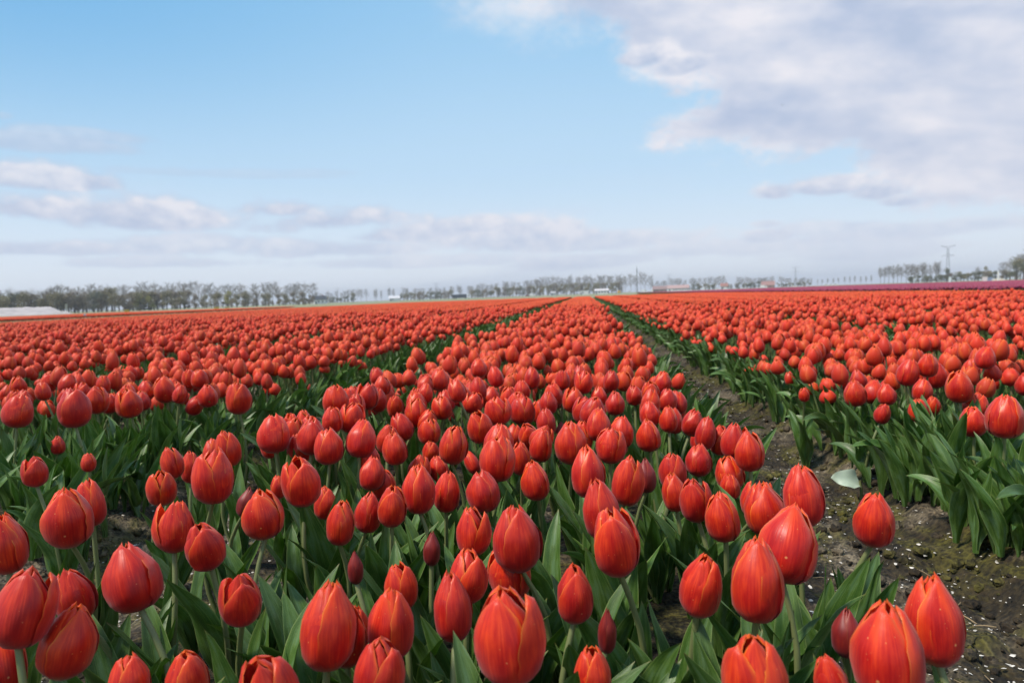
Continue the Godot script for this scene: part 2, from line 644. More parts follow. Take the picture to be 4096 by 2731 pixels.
func tree(kind: String, bearing: float, far: float, height: float, broad: float, label: String, group: String) -> void:
	var called: String = {"bare": "bare_tree", "tall": "poplar_tree", "olive": "leafy_tree", "dark": "leafy_tree", "yellow": "leafy_tree", "brown": "leafy_tree"}[kind]
	var shape: Array = tree_shapes[kind][rng.randi() % tree_shapes[kind].size()]
	var o := thing(called, label, "tree", at(bearing, far) - Vector3(0, 0.12, 0), rng.randf() * TAU, group)
	part("trunk", shape[0], o, Transform3D(Basis.from_scale(Vector3(height * broad, height, height * broad)), Vector3.ZERO))
	part("crown", shape[1], o, Transform3D(Basis.from_scale(Vector3(height * broad, height, height * broad)), Vector3.ZERO))


func far_country() -> void:
	tree_shapes.bare = []
	tree_shapes.tall = []
	for k in 5:
		tree_shapes.bare.append(bare_tree_shape(k, 0.24))
	for k in 3:
		tree_shapes.tall.append(bare_tree_shape(k + 10, 0.13))
	for s in [["olive", Color(0.245, 0.22, 0.12)], ["dark", Color(0.15, 0.16, 0.10)], ["yellow", Color(0.36, 0.34, 0.08)], ["brown", Color(0.235, 0.20, 0.14)]]:
		tree_shapes[s[0]] = []
		for k in 3:
			tree_shapes[s[0]].append(leafy_tree_shape(k + 20 * tree_shapes.size(), s[1]))
	rng.seed = 77
	tree("bare", -43.12, 391, 11.1, 1.08, "bare tree rising behind the olive thicket by the grey heap, first from the left", "bare trees of the left belt")
	tree("bare", -42.92, 412, 11.4, 0.95, "bare tree rising behind the olive thicket by the grey heap, second from the left", "bare trees of the left belt")
	tree("bare", -42.46, 399, 12.6, 1.02, "bare tree rising behind the olive thicket by the grey heap, third from the left", "bare trees of the left belt")
	tree("bare", -41.95, 390, 11.2, 0.96, "bare tree rising behind the olive thicket by the grey heap, fourth from the left", "bare trees of the left belt")
	tree("bare", -41.70, 398, 11.0, 1.13, "bare tree rising behind the olive thicket by the grey heap, fifth from the left", "bare trees of the left belt")
	tree("bare", -41.33, 394, 11.9, 1.15, "bare tree rising behind the olive thicket by the grey heap, sixth from the left", "bare trees of the left belt")
	tree("bare", -40.76, 397, 11.2, 1.07, "bare tree rising behind the olive thicket by the grey heap, seventh from the left", "bare trees of the left belt")
	tree("bare", -40.32, 400, 12.1, 1.06, "bare tree rising behind the olive thicket by the grey heap, eighth from the left", "bare trees of the left belt")
	tree("bare", -39.92, 391, 13.5, 0.92, "bare tree rising behind the olive thicket by the grey heap, ninth from the left", "bare trees of the left belt")
	tree("bare", -39.52, 393, 13.7, 1.14, "bare tree rising behind the olive thicket by the grey heap, tenth from the left", "bare trees of the left belt")
	tree("bare", -39.01, 409, 13.3, 0.97, "bare tree rising behind the olive thicket by the grey heap, eleventh from the left", "bare trees of the left belt")
	tree("bare", -38.52, 391, 12.2, 1.09, "bare tree rising behind the olive thicket by the grey heap, twelfth from the left", "bare trees of the left belt")
	tree("bare", -38.13, 405, 11.9, 1.14, "bare tree rising behind the olive thicket by the grey heap, thirteenth from the left", "bare trees of the left belt")
	tree("bare", -37.74, 393, 13.7, 0.94, "bare tree rising behind the olive thicket by the grey heap, fourteenth from the left", "bare trees of the left belt")
	tree("bare", -37.29, 390, 12.8, 1.13, "bare tree rising behind the olive thicket by the grey heap, fifteenth from the left", "bare trees of the left belt")
	tree("bare", -36.77, 393, 12.9, 0.96, "bare tree rising behind the olive thicket by the grey heap, sixteenth from the left", "bare trees of the left belt")
	tree("bare", -36.42, 394, 11.6, 1.01, "bare tree rising behind the olive thicket by the grey heap, seventeenth from the left", "bare trees of the left belt")
	tree("bare", -35.80, 409, 13.2, 0.94, "bare tree rising behind the olive thicket by the grey heap, eighteenth from the left", "bare trees of the left belt")
	tree("bare", -35.55, 404, 13.2, 1.14, "bare tree rising behind the olive thicket by the grey heap, nineteenth from the left", "bare trees of the left belt")
	tree("bare", -34.87, 395, 12.4, 0.90, "bare tree rising behind the olive thicket by the grey heap, twentieth from the left", "bare trees of the left belt")
	tree("bare", -34.53, 392, 14.0, 1.01, "bare tree rising behind the olive thicket by the grey heap, twenty-first from the left", "bare trees of the left belt")
	tree("bare", -34.08, 399, 13.1, 1.05, "bare tree in the open row of the left belt, first after the olive thicket", "bare trees of the left belt")
	tree("bare", -33.68, 390, 13.8, 0.97, "bare tree in the open row of the left belt, second after the olive thicket", "bare trees of the left belt")
	tree("bare", -33.15, 397, 12.4, 1.15, "bare tree in the open row of the left belt, third after the olive thicket", "bare trees of the left belt")
	tree("bare", -32.64, 412, 14.0, 0.97, "bare tree in the open row of the left belt, fourth after the olive thicket", "bare trees of the left belt")
	tree("bare", -32.37, 397, 12.0, 1.09, "bare tree in the open row of the left belt, fifth after the olive thicket", "bare trees of the left belt")
	tree("bare", -31.84, 411, 14.5, 0.95, "bare tree in the open row of the left belt, sixth after the olive thicket", "bare trees of the left belt")
	tree("bare", -31.43, 409, 14.6, 0.96, "bare tree in the open row of the left belt, seventh after the olive thicket", "bare trees of the left belt")
	tree("bare", -30.78, 412, 14.9, 1.10, "bare tree in the open row of the left belt, eighth after the olive thicket", "bare trees of the left belt")
	tree("bare", -30.24, 399, 12.0, 0.97, "bare tree in the open row of the left belt, ninth after the olive thicket", "bare trees of the left belt")
	tree("bare", -29.93, 399, 13.2, 0.99, "bare tree in the open row of the left belt, tenth after the olive thicket", "bare trees of the left belt")
	tree("bare", -29.42, 399, 11.7, 0.98, "bare tree in the open row of the left belt, eleventh after the olive thicket", "bare trees of the left belt")
	tree("bare", -28.89, 405, 12.7, 1.07, "bare tree in the open row of the left belt, twelfth after the olive thicket", "bare trees of the left belt")
	tree("bare", -28.53, 393, 12.1, 1.00, "bare tree in the open row of the left belt, thirteenth after the olive thicket", "bare trees of the left belt")
	tree("bare", -28.13, 405, 12.5, 1.13, "bare tree in the open row of the left belt, fourteenth after the olive thicket", "bare trees of the left belt")
	tree("bare", -27.68, 397, 12.5, 1.06, "bare tree in the open row of the left belt, fifteenth after the olive thicket", "bare trees of the left belt")
	tree("bare", -26.86, 406, 11.3, 1.08, "bare tree in the open row of the left belt, sixteenth after the olive thicket", "bare trees of the left belt")
	tree("bare", -26.63, 394, 12.4, 1.08, "bare tree in the open row of the left belt, seventeenth after the olive thicket", "bare trees of the left belt")
	tree("bare", -25.97, 388, 12.3, 1.10, "bare tree in the open row of the left belt, eighteenth after the olive thicket", "bare trees of the left belt")
	tree("bare", -25.43, 410, 13.3, 1.20, "bare tree in the open row of the left belt, nineteenth after the olive thicket", "bare trees of the left belt")
	tree("bare", -25.09, 401, 11.1, 1.19, "bare tree in the open row of the left belt, twentieth after the olive thicket", "bare trees of the left belt")
	tree("bare", -24.35, 408, 11.5, 1.08, "bare tree in the open row of the left belt, twenty-first after the olive thicket", "bare trees of the left belt")
	tree("bare", -23.83, 407, 12.0, 1.02, "bare tree in the open row of the left belt, twenty-second after the olive thicket", "bare trees of the left belt")
	tree("bare", -23.59, 397, 12.2, 1.19, "bare tree in the open row of the left belt, twenty-third after the olive thicket", "bare trees of the left belt")
	tree("bare", -23.03, 395, 12.0, 1.10, "bare tree in the open row of the left belt, twenty-fourth after the olive thicket", "bare trees of the left belt")
	tree("bare", -22.38, 410, 12.3, 1.13, "bare tree in the open row of the left belt, twenty-fifth after the olive thicket", "bare trees of the left belt")
	tree("olive", -43.17, 344, 9.4, 1.34, "olive leafy tree in the thicket behind the grey heap, first from the left", "leafy trees of the left belt")
	tree("olive", -42.99, 341, 8.8, 1.31, "olive leafy tree in the thicket behind the grey heap, second from the left", "leafy trees of the left belt")
	tree("dark", -42.66, 353, 8.7, 1.34, "olive leafy tree in the thicket behind the grey heap, third from the left", "leafy trees of the left belt")
	tree("olive", -42.41, 350, 10.1, 1.15, "olive leafy tree in the thicket behind the grey heap, fourth from the left", "leafy trees of the left belt")
	tree("dark", -42.25, 345, 9.8, 1.14, "olive leafy tree in the thicket behind the grey heap, fifth from the left", "leafy trees of the left belt")
	tree("dark", -42.00, 357, 9.5, 1.26, "olive leafy tree in the thicket behind the grey heap, sixth from the left", "leafy trees of the left belt")
	tree("olive", -41.70, 342, 9.8, 1.09, "olive leafy tree in the thicket behind the grey heap, seventh from the left", "leafy trees of the left belt")
	tree("brown", -41.40, 360, 8.8, 1.37, "olive leafy tree in the thicket behind the grey heap, eighth from the left", "leafy trees of the left belt")
	tree("brown", -41.28, 344, 9.9, 1.14, "olive leafy tree in the thicket behind the grey heap, ninth from the left", "leafy trees of the left belt")
	tree("dark", -40.87, 359, 8.9, 1.37, "olive leafy tree in the thicket behind the grey heap, tenth from the left", "leafy trees of the left belt")
	tree("olive", -40.61, 353, 8.8, 1.16, "olive leafy tree in the thicket behind the grey heap, eleventh from the left", "leafy trees of the left belt")
	tree("olive", -40.35, 353, 8.7, 1.18, "olive leafy tree in the thicket behind the grey heap, twelfth from the left", "leafy trees of the left belt")
	tree("brown", -40.11, 352, 10.5, 1.16, "olive leafy tree in the thicket behind the grey heap, thirteenth from the left", "leafy trees of the left belt")
	tree("olive", -39.80, 341, 9.1, 1.37, "olive leafy tree in the thicket behind the grey heap, fourteenth from the left", "leafy trees of the left belt")
	tree("olive", -39.63, 343, 10.5, 1.36, "olive leafy tree in the thicket behind the grey heap, fifteenth from the left", "leafy trees of the left belt")
	tree("olive", -39.42, 344, 9.0, 1.15, "olive leafy tree in the thicket behind the grey heap, sixteenth from the left", "leafy trees of the left belt")
	tree("brown", -39.15, 341, 9.0, 1.24, "olive leafy tree in the thicket behind the grey heap, seventeenth from the left", "leafy trees of the left belt")
	tree("brown", -38.80, 346, 10.5, 1.36, "olive leafy tree in the thicket behind the grey heap, eighteenth from the left", "leafy trees of the left belt")
	tree("dark", -38.61, 355, 10.8, 1.08, "olive leafy tree in the thicket behind the grey heap, nineteenth from the left", "leafy trees of the left belt")
	tree("brown", -38.31, 344, 9.2, 1.11, "olive leafy tree in the thicket behind the grey heap, twentieth from the left", "leafy trees of the left belt")
	tree("dark", -38.07, 358, 9.6, 1.25, "olive leafy tree in the thicket behind the grey heap, twenty-first from the left", "leafy trees of the left belt")
	tree("dark", -37.64, 349, 10.5, 1.29, "olive leafy tree in the thicket behind the grey heap, twenty-second from the left", "leafy trees of the left belt")
	tree("olive", -37.39, 360, 11.2, 1.22, "olive leafy tree in the thicket behind the grey heap, twenty-third from the left", "leafy trees of the left belt")
	tree("brown", -37.18, 354, 10.2, 1.22, "olive leafy tree in the thicket behind the grey heap, twenty-fourth from the left", "leafy trees of the left belt")
	tree("olive", -36.86, 360, 9.9, 1.24, "olive leafy tree in the thicket behind the grey heap, twenty-fifth from the left", "leafy trees of the left belt")
	tree("olive", -36.52, 351, 11.6, 1.19, "olive leafy tree in the thicket behind the grey heap, twenty-sixth from the left", "leafy trees of the left belt")
	tree("olive", -36.34, 342, 8.4, 1.14, "brownish leafy tree right of the thicket above the green verge, first along", "leafy trees of the left belt")
	tree("olive", -36.07, 346, 8.3, 1.13, "brownish leafy tree right of the thicket above the green verge, second along", "leafy trees of the left belt")
	tree("brown", -35.70, 340, 8.1, 1.29, "brownish leafy tree right of the thicket above the green verge, third along", "leafy trees of the left belt")
	tree("brown", -35.41, 357, 9.4, 1.20, "brownish leafy tree right of the thicket above the green verge, fourth along", "leafy trees of the left belt")
	tree("brown", -35.18, 350, 9.4, 1.35, "brownish leafy tree right of the thicket above the green verge, fifth along", "leafy trees of the left belt")
	tree("olive", -34.74, 347, 9.6, 1.33, "brownish leafy tree right of the thicket above the green verge, sixth along", "leafy trees of the left belt")
	tree("olive", -34.46, 353, 9.6, 1.17, "brownish leafy tree right of the thicket above the green verge, seventh along", "leafy trees of the left belt")
	tree("olive", -34.17, 349, 9.3, 1.26, "brownish leafy tree right of the thicket above the green verge, eighth along", "leafy trees of the left belt")
	tree("brown", -33.82, 353, 9.6, 1.23, "brownish leafy tree right of the thicket above the green verge, ninth along", "leafy trees of the left belt")
	tree("brown", -33.59, 350, 8.2, 1.17, "brownish leafy tree right of the thicket above the green verge, tenth along", "leafy trees of the left belt")
	tree("brown", -33.24, 356, 8.6, 1.27, "brownish leafy tree right of the thicket above the green verge, eleventh along", "leafy trees of the left belt")
	tree("olive", -32.97, 346, 9.4, 1.14, "brownish leafy tree right of the thicket above the green verge, twelfth along", "leafy trees of the left belt")
	tree("brown", -32.64, 353, 9.1, 1.12, "brownish leafy tree right of the thicket above the green verge, thirteenth along", "leafy trees of the left belt")
	tree("brown", -32.35, 352, 9.2, 1.16, "brownish leafy tree right of the thicket above the green verge, fourteenth along", "leafy trees of the left belt")
	tree("olive", -32.06, 350, 8.9, 1.21, "brownish leafy tree right of the thicket above the green verge, fifteenth along", "leafy trees of the left belt")
	tree("brown", -31.76, 356, 9.7, 1.27, "brownish leafy tree right of the thicket above the green verge, sixteenth along", "leafy trees of the left belt")
	tree("brown", -31.07, 368, 8.0, 0.96, "low leafy tree under the bare row of the left belt, first along", "leafy trees of the left belt")
	tree("olive", -30.42, 367, 7.7, 0.99, "low leafy tree under the bare row of the left belt, second along", "leafy trees of the left belt")
	tree("olive", -29.72, 365, 7.4, 1.07, "low leafy tree under the bare row of the left belt, third along", "leafy trees of the left belt")
	tree("olive", -29.42, 354, 8.1, 1.00, "low leafy tree under the bare row of the left belt, fourth along", "leafy trees of the left belt")
	tree("olive", -28.47, 349, 6.9, 1.19, "low leafy tree under the bare row of the left belt, fifth along", "leafy trees of the left belt")
	tree("olive", -28.06, 371, 7.2, 1.12, "low leafy tree under the bare row of the left belt, sixth along", "leafy trees of the left belt")
	tree("olive", -27.48, 352, 8.2, 0.94, "low leafy tree under the bare row of the left belt, seventh along", "leafy trees of the left belt")
	tree("brown", -26.66, 359, 7.8, 0.91, "low leafy tree under the bare row of the left belt, eighth along", "leafy trees of the left belt")
	tree("olive", -26.02, 355, 7.1, 1.13, "low leafy tree under the bare row of the left belt, ninth along", "leafy trees of the left belt")
	tree("olive", -25.74, 358, 6.9, 1.11, "low leafy tree under the bare row of the left belt, tenth along", "leafy trees of the left belt")
	tree("brown", -24.95, 358, 6.7, 0.96, "low leafy tree under the bare row of the left belt, eleventh along", "leafy trees of the left belt")
	tree("olive", -24.51, 367, 7.4, 1.10, "low leafy tree under the bare row of the left belt, twelfth along", "leafy trees of the left belt")
	tree("brown", -23.90, 367, 7.5, 0.97, "low leafy tree under the bare row of the left belt, thirteenth along", "leafy trees of the left belt")
	tree("brown", -23.18, 360, 7.3, 1.17, "low leafy tree under the bare row of the left belt, fourteenth along", "leafy trees of the left belt")
	tree("yellow", -34.82, 348, 8.6, 1.00, "yellow-green leafy tree standing near the middle of the left belt", "leafy trees of the left belt")
	tree("yellow", -34.00, 348, 7.4, 1.00, "second, lower yellow-green tree just right of the first", "leafy trees of the left belt")
	tree("yellow", -28.74, 356, 8.8, 0.90, "bright yellow-green tree alone under bare crowns in the left belt", "leafy trees of the left belt")
	tree("olive", -27.29, 356, 8.8, 1.00, "round olive tree right of the bright yellow-green one", "leafy trees of the left belt")
	tree("brown", -35.63, 355, 2.6, 1.89, "dark low bush at the foot of the left belt, first along the verge", "bushes at the foot of the left belt")
	tree("brown", -35.47, 345, 2.5, 1.80, "dark low bush at the foot of the left belt, second along the verge", "bushes at the foot of the left belt")
	tree("dark", -34.94, 343, 2.7, 1.90, "dark low bush at the foot of the left belt, third along the verge", "bushes at the foot of the left belt")
	tree("brown", -34.66, 346, 2.8, 1.78, "dark low bush at the foot of the left belt, fourth along the verge", "bushes at the foot of the left belt")
	tree("dark", -34.33, 350, 2.5, 1.82, "dark low bush at the foot of the left belt, fifth along the verge", "bushes at the foot of the left belt")
	tree("brown", -34.05, 351, 2.3, 1.74, "dark low bush at the foot of the left belt, sixth along the verge", "bushes at the foot of the left belt")
	tree("olive", -32.48, 342, 3.3, 1.44, "low brown bush under the bare row of the left belt, first along", "bushes at the foot of the left belt")
	tree("brown", -32.23, 342, 3.5, 1.58, "low brown bush under the bare row of the left belt, second along", "bushes at the foot of the left belt")
	tree("olive", -31.78, 352, 3.6, 1.53, "low brown bush under the bare row of the left belt, third along", "bushes at the foot of the left belt")
	tree("brown", -31.51, 351, 3.5, 1.33, "low brown bush under the bare row of the left belt, fourth along", "bushes at the foot of the left belt")
	tree("brown", -31.00, 343, 2.9, 1.43, "low brown bush under the bare row of the left belt, fifth along", "bushes at the foot of the left belt")
	tree("olive", -30.56, 354, 3.3, 1.69, "low brown bush under the bare row of the left belt, sixth along", "bushes at the foot of the left belt")
	tree("olive", -30.27, 362, 3.6, 1.68, "low brown bush under the bare row of the left belt, seventh along", "bushes at the foot of the left belt")
	tree("olive", -29.92, 347, 3.2, 1.62, "low brown bush under the bare row of the left belt, eighth along", "bushes at the foot of the left belt")
	tree("brown", -29.57, 352, 3.6, 1.46, "low brown bush under the bare row of the left belt, ninth along", "bushes at the foot of the left belt")
	tree("olive", -29.10, 356, 3.3, 1.69, "low brown bush under the bare row of the left belt, tenth along", "bushes at the foot of the left belt")
	tree("brown", -28.72, 357, 3.3, 1.53, "low brown bush under the bare row of the left belt, eleventh along", "bushes at the foot of the left belt")
	tree("brown", -28.47, 345, 3.5, 1.36, "low brown bush under the bare row of the left belt, twelfth along", "bushes at the foot of the left belt")
	tree("olive", -28.12, 343, 3.3, 1.46, "low brown bush under the bare row of the left belt, thirteenth along", "bushes at the foot of the left belt")
	tree("brown", -27.59, 353, 3.5, 1.59, "low brown bush under the bare row of the left belt, fourteenth along", "bushes at the foot of the left belt")
	tree("olive", -27.38, 361, 3.4, 1.49, "low brown bush under the bare row of the left belt, fifteenth along", "bushes at the foot of the left belt")
	tree("brown", -26.90, 348, 2.8, 1.37, "low brown bush under the bare row of the left belt, sixteenth along", "bushes at the foot of the left belt")
	tree("brown", -26.64, 357, 2.9, 1.43, "low brown bush under the bare row of the left belt, seventeenth along", "bushes at the foot of the left belt")
	tree("brown", -26.19, 358, 2.9, 1.31, "low brown bush under the bare row of the left belt, eighteenth along", "bushes at the foot of the left belt")
	tree("brown", -25.77, 352, 2.9, 1.32, "low brown bush under the bare row of the left belt, nineteenth along", "bushes at the foot of the left belt")
	tree("olive", -25.46, 361, 2.8, 1.34, "low brown bush under the bare row of the left belt, twentieth along", "bushes at the foot of the left belt")
	tree("olive", -24.98, 344, 3.2, 1.64, "low brown bush under the bare row of the left belt, twenty-first along", "bushes at the foot of the left belt")
	tree("brown", -24.64, 360, 2.7, 1.57, "low brown bush under the bare row of the left belt, twenty-second along", "bushes at the foot of the left belt")
	tree("olive", -24.18, 358, 3.3, 1.49, "low brown bush under the bare row of the left belt, twenty-third along", "bushes at the foot of the left belt")
	tree("olive", -23.72, 358, 3.1, 1.59, "low brown bush under the bare row of the left belt, twenty-fourth along", "bushes at the foot of the left belt")
	tree("brown", -23.48, 353, 2.7, 1.57, "low brown bush under the bare row of the left belt, twenty-fifth along", "bushes at the foot of the left belt")
	tree("brown", -23.09, 352, 3.1, 1.63, "low brown bush under the bare row of the left belt, twenty-sixth along", "bushes at the foot of the left belt")
	tree("olive", -23.43, 392, 5.3, 1.16, "brown leafy tree in the clump left of the white house, first along", "trees around the white house")
	tree("olive", -22.95, 395, 5.9, 1.14, "brown leafy tree in the clump left of the white house, second along", "trees around the white house")
	tree("brown", -22.66, 393, 6.0, 1.27, "brown leafy tree in the clump left of the white house, third along", "trees around the white house")
	tree("brown", -22.44, 409, 5.3, 1.21, "brown leafy tree in the clump left of the white house, fourth along", "trees around the white house")
	tree("dark", -21.64, 546, 5.8, 1.03, "dark small tree right of the white house, first along", "trees around the white house")
	tree("olive", -21.33, 551, 6.3, 1.17, "dark small tree right of the white house, second along", "trees around the white house")
	tree("dark", -21.02, 544, 5.5, 1.17, "dark small tree right of the white house, third along", "trees around the white house")
	tree("dark", -20.79, 568, 6.1, 1.20, "dark small tree right of the white house, fourth along", "trees around the white house")
	tree("dark", -20.48, 549, 6.2, 0.92, "dark small tree right of the white house, fifth along", "trees around the white house")
	tree("dark", -20.23, 545, 5.8, 1.17, "dark small tree right of the white house, sixth along", "trees around the white house")
	tree("dark", -19.90, 555, 5.5, 1.16, "dark small tree right of the white house, seventh along", "trees around the white house")
	tree("dark", -19.67, 571, 6.2, 0.97, "dark small tree right of the white house, eighth along", "trees around the white house")
	tree("dark", -19.32, 560, 6.1, 0.98, "dark small tree right of the white house, ninth along", "trees around the white house")
	tree("bare", -22.09, 550, 8.5, 0.82, "thin bare tree behind the white house, first along", "trees around the white house")
	tree("bare", -21.79, 552, 8.3, 1.00, "thin bare tree behind the white house, second along", "trees around the white house")
	tree("bare", -21.22, 560, 9.5, 0.95, "thin bare tree behind the white house, third along", "trees around the white house")
	tree("bare", -20.92, 576, 8.3, 0.96, "thin bare tree behind the white house, fourth along", "trees around the white house")
	tree("bare", -20.54, 553, 9.7, 0.80, "thin bare tree behind the white house, fifth along", "trees around the white house")
	tree("bare", -20.11, 561, 8.5, 0.92, "thin bare tree behind the white house, sixth along", "trees around the white house")
	tree("bare", -19.87, 548, 9.5, 0.98, "thin bare tree behind the white house, seventh along", "trees around the white house")
	tree("olive", -19.20, 600, 9.2, 1.00, "olive tree left of the five slender saplings", "middle belt trees")
	tree("bare", -19.58, 648, 11.9, 0.94, "bare tree left of the slender sapling row, first along", "middle belt trees")
	tree("bare", -19.24, 631, 11.9, 0.94, "bare tree left of the slender sapling row, second along", "middle belt trees")
	tree("bare", -18.88, 658, 12.1, 0.86, "bare tree left of the slender sapling row, third along", "middle belt trees")
	tree("bare", -18.62, 638, 12.2, 1.00, "bare tree left of the slender sapling row, fourth along", "middle belt trees")
	tree("bare", -18.17, 655, 12.0, 0.93, "bare tree left of the slender sapling row, fifth along", "middle belt trees")
	tree("tall", -17.50, 641, 10.9, 0.94, "slender sapling beside the far white shed, first from the left", "slender saplings beside the white shed")
	tree("tall", -17.34, 632, 11.3, 0.93, "slender sapling beside the far white shed, second from the left", "slender saplings beside the white shed")
	tree("tall", -16.95, 643, 10.1, 0.90, "slender sapling beside the far white shed, third from the left", "slender saplings beside the white shed")
	tree("tall", -16.30, 645, 12.3, 0.90, "slender sapling beside the far white shed, fourth from the left", "slender saplings beside the white shed")
	tree("tall", -15.95, 647, 11.3, 0.82, "slender sapling beside the far white shed, fifth from the left", "slender saplings beside the white shed")
	tree("dark", -15.40, 633, 7.6, 1.15, "leafy tree between white shed and dark truck, first along", "middle belt trees")
	tree("olive", -15.18, 636, 7.7, 1.12, "leafy tree between white shed and dark truck, second along", "middle belt trees")
	tree("olive", -14.86, 631, 8.0, 1.15, "leafy tree between white shed and dark truck, third along", "middle belt trees")
	tree("olive", -14.55, 631, 8.3, 1.24, "leafy tree between white shed and dark truck, fourth along", "middle belt trees")
	tree("olive", -14.25, 620, 7.7, 1.08, "leafy tree between white shed and dark truck, fifth along", "middle belt trees")
	tree("brown", -13.98, 631, 8.2, 1.18, "leafy tree between white shed and dark truck, sixth along", "middle belt trees")
	tree("brown", -13.83, 617, 8.4, 1.03, "leafy tree between white shed and dark truck, seventh along", "middle belt trees")
	tree("brown", -13.57, 613, 8.0, 1.10, "leafy tree between white shed and dark truck, eighth along", "middle belt trees")
	tree("olive", -13.22, 619, 8.2, 1.03, "leafy tree between white shed and dark truck, ninth along", "middle belt trees")
	tree("dark", -12.93, 608, 8.2, 1.21, "leafy tree between white shed and dark truck, tenth along", "middle belt trees")
	tree("dark", -12.54, 637, 9.0, 1.18, "leafy tree between white shed and dark truck, eleventh along", "middle belt trees")
	tree("dark", -12.31, 634, 8.8, 0.99, "leafy tree between white shed and dark truck, twelfth along", "middle belt trees")
	tree("dark", -12.10, 619, 8.1, 1.08, "leafy tree between white shed and dark truck, thirteenth along", "middle belt trees")
	tree("brown", -11.74, 611, 7.8, 1.25, "leafy tree between white shed and dark truck, fourteenth along", "middle belt trees")
	tree("brown", -11.42, 606, 7.9, 1.20, "leafy tree between white shed and dark truck, fifteenth along", "middle belt trees")
	tree("olive", -11.21, 629, 9.3, 1.00, "leafy tree between white shed and dark truck, sixteenth along", "middle belt trees")
	tree("bare", -15.10, 683, 13.1, 1.16, "bare tree above the road between shed and truck, first along", "middle belt trees")
	tree("bare", -14.88, 676, 12.2, 0.91, "bare tree above the road between shed and truck, second along", "middle belt trees")
	tree("bare", -14.18, 676, 11.7, 1.10, "bare tree above the road between shed and truck, third along", "middle belt trees")
	tree("bare", -13.83, 673, 11.5, 1.17, "bare tree above the road between shed and truck, fourth along", "middle belt trees")
	tree("bare", -13.51, 677, 11.8, 0.92, "bare tree above the road between shed and truck, fifth along", "middle belt trees")
	tree("bare", -12.91, 676, 11.6, 1.03, "bare tree above the road between shed and truck, sixth along", "middle belt trees")
	tree("bare", -12.43, 696, 11.8, 1.02, "bare tree above the road between shed and truck, seventh along", "middle belt trees")
	tree("bare", -12.11, 695, 11.2, 1.10, "bare tree above the road between shed and truck, eighth along", "middle belt trees")
	tree("bare", -11.76, 696, 11.9, 0.92, "bare tree above the road between shed and truck, ninth along", "middle belt trees")
	tree("bare", -11.15, 667, 12.5, 1.03, "bare tree above the road between shed and truck, tenth along", "middle belt trees")
	tree("bare", -10.57, 663, 13.1, 0.91, "bare tree above the road between shed and truck, eleventh along", "middle belt trees")
	tree("bare", -10.42, 697, 12.1, 0.92, "bare tree above the road between shed and truck, twelfth along", "middle belt trees")
	tree("bare", -9.71, 679, 12.2, 0.97, "bare tree above the road between shed and truck, thirteenth along", "middle belt trees")
	tree("bare", -9.45, 672, 11.3, 1.15, "bare tree above the road between shed and truck, fourteenth along", "middle belt trees")
	tree("olive", -9.50, 649, 8.9, 1.10, "leafy tree right of the dark truck, first along", "middle belt trees")
	tree("olive", -9.23, 647, 8.4, 1.16, "leafy tree right of the dark truck, second along", "middle belt trees")
	tree("dark", -9.02, 639, 9.8, 0.92, "leafy tree right of the dark truck, third along", "middle belt trees")
	tree("dark", -8.78, 633, 9.0, 1.04, "leafy tree right of the dark truck, fourth along", "middle belt trees")
	tree("brown", -8.56, 624, 8.1, 1.06, "leafy tree right of the dark truck, fifth along", "middle belt trees")
	tree("brown", -8.29, 621, 9.4, 1.08, "leafy tree right of the dark truck, sixth along", "middle belt trees")
	tree("dark", -7.94, 629, 8.9, 0.99, "leafy tree right of the dark truck, seventh along", "middle belt trees")
	tree("olive", -7.66, 654, 10.8, 1.03, "leafy tree right of the dark truck, eighth along", "middle belt trees")
	tree("olive", -7.31, 658, 10.9, 1.13, "leafy tree right of the dark truck, ninth along", "middle belt trees")
	tree("olive", -7.20, 658, 9.2, 1.11, "leafy tree right of the dark truck, tenth along", "middle belt trees")
	tree("brown", -6.77, 654, 10.5, 1.08, "leafy tree right of the dark truck, eleventh along", "middle belt trees")
	tree("olive", -6.57, 655, 9.7, 0.95, "leafy tree right of the dark truck, twelfth along", "middle belt trees")
	tree("dark", -6.32, 644, 10.6, 1.17, "leafy tree right of the dark truck, thirteenth along", "middle belt trees")
	tree("olive", -6.08, 621, 10.0, 1.11, "leafy tree right of the dark truck, fourteenth along", "middle belt trees")
	tree("brown", -5.77, 638, 9.6, 1.03, "leafy tree right of the dark truck, fifteenth along", "middle belt trees")
	tree("olive", -5.51, 652, 9.9, 1.17, "leafy tree right of the dark truck, sixteenth along", "middle belt trees")
	tree("dark", -5.23, 637, 11.4, 0.91, "leafy tree right of the dark truck, seventeenth along", "middle belt trees")
	tree("brown", -4.84, 645, 9.8, 0.94, "leafy tree right of the dark truck, eighteenth along", "middle belt trees")
	tree("brown", -4.69, 641, 11.5, 1.18, "leafy tree right of the dark truck, nineteenth along", "middle belt trees")
	tree("olive", -4.36, 634, 10.5, 0.96, "leafy tree right of the dark truck, twentieth along", "middle belt trees")
	tree("olive", -4.16, 633, 10.4, 0.91, "leafy tree right of the dark truck, twenty-first along", "middle belt trees")
	tree("brown", -3.80, 638, 11.3, 1.20, "leafy tree right of the dark truck, twenty-second along", "middle belt trees")
	tree("bare", -9.55, 703, 13.2, 1.02, "bare tree above the leafy belt right of the truck, first along", "middle belt trees")
	tree("bare", -8.95, 701, 13.8, 1.07, "bare tree above the leafy belt right of the truck, second along", "middle belt trees")
	tree("bare", -8.61, 701, 15.3, 1.20, "bare tree above the leafy belt right of the truck, third along", "middle belt trees")
	tree("bare", -8.16, 705, 13.8, 1.13, "bare tree above the leafy belt right of the truck, fourth along", "middle belt trees")
	tree("bare", -7.83, 690, 13.5, 1.10, "bare tree above the leafy belt right of the truck, fifth along", "middle belt trees")
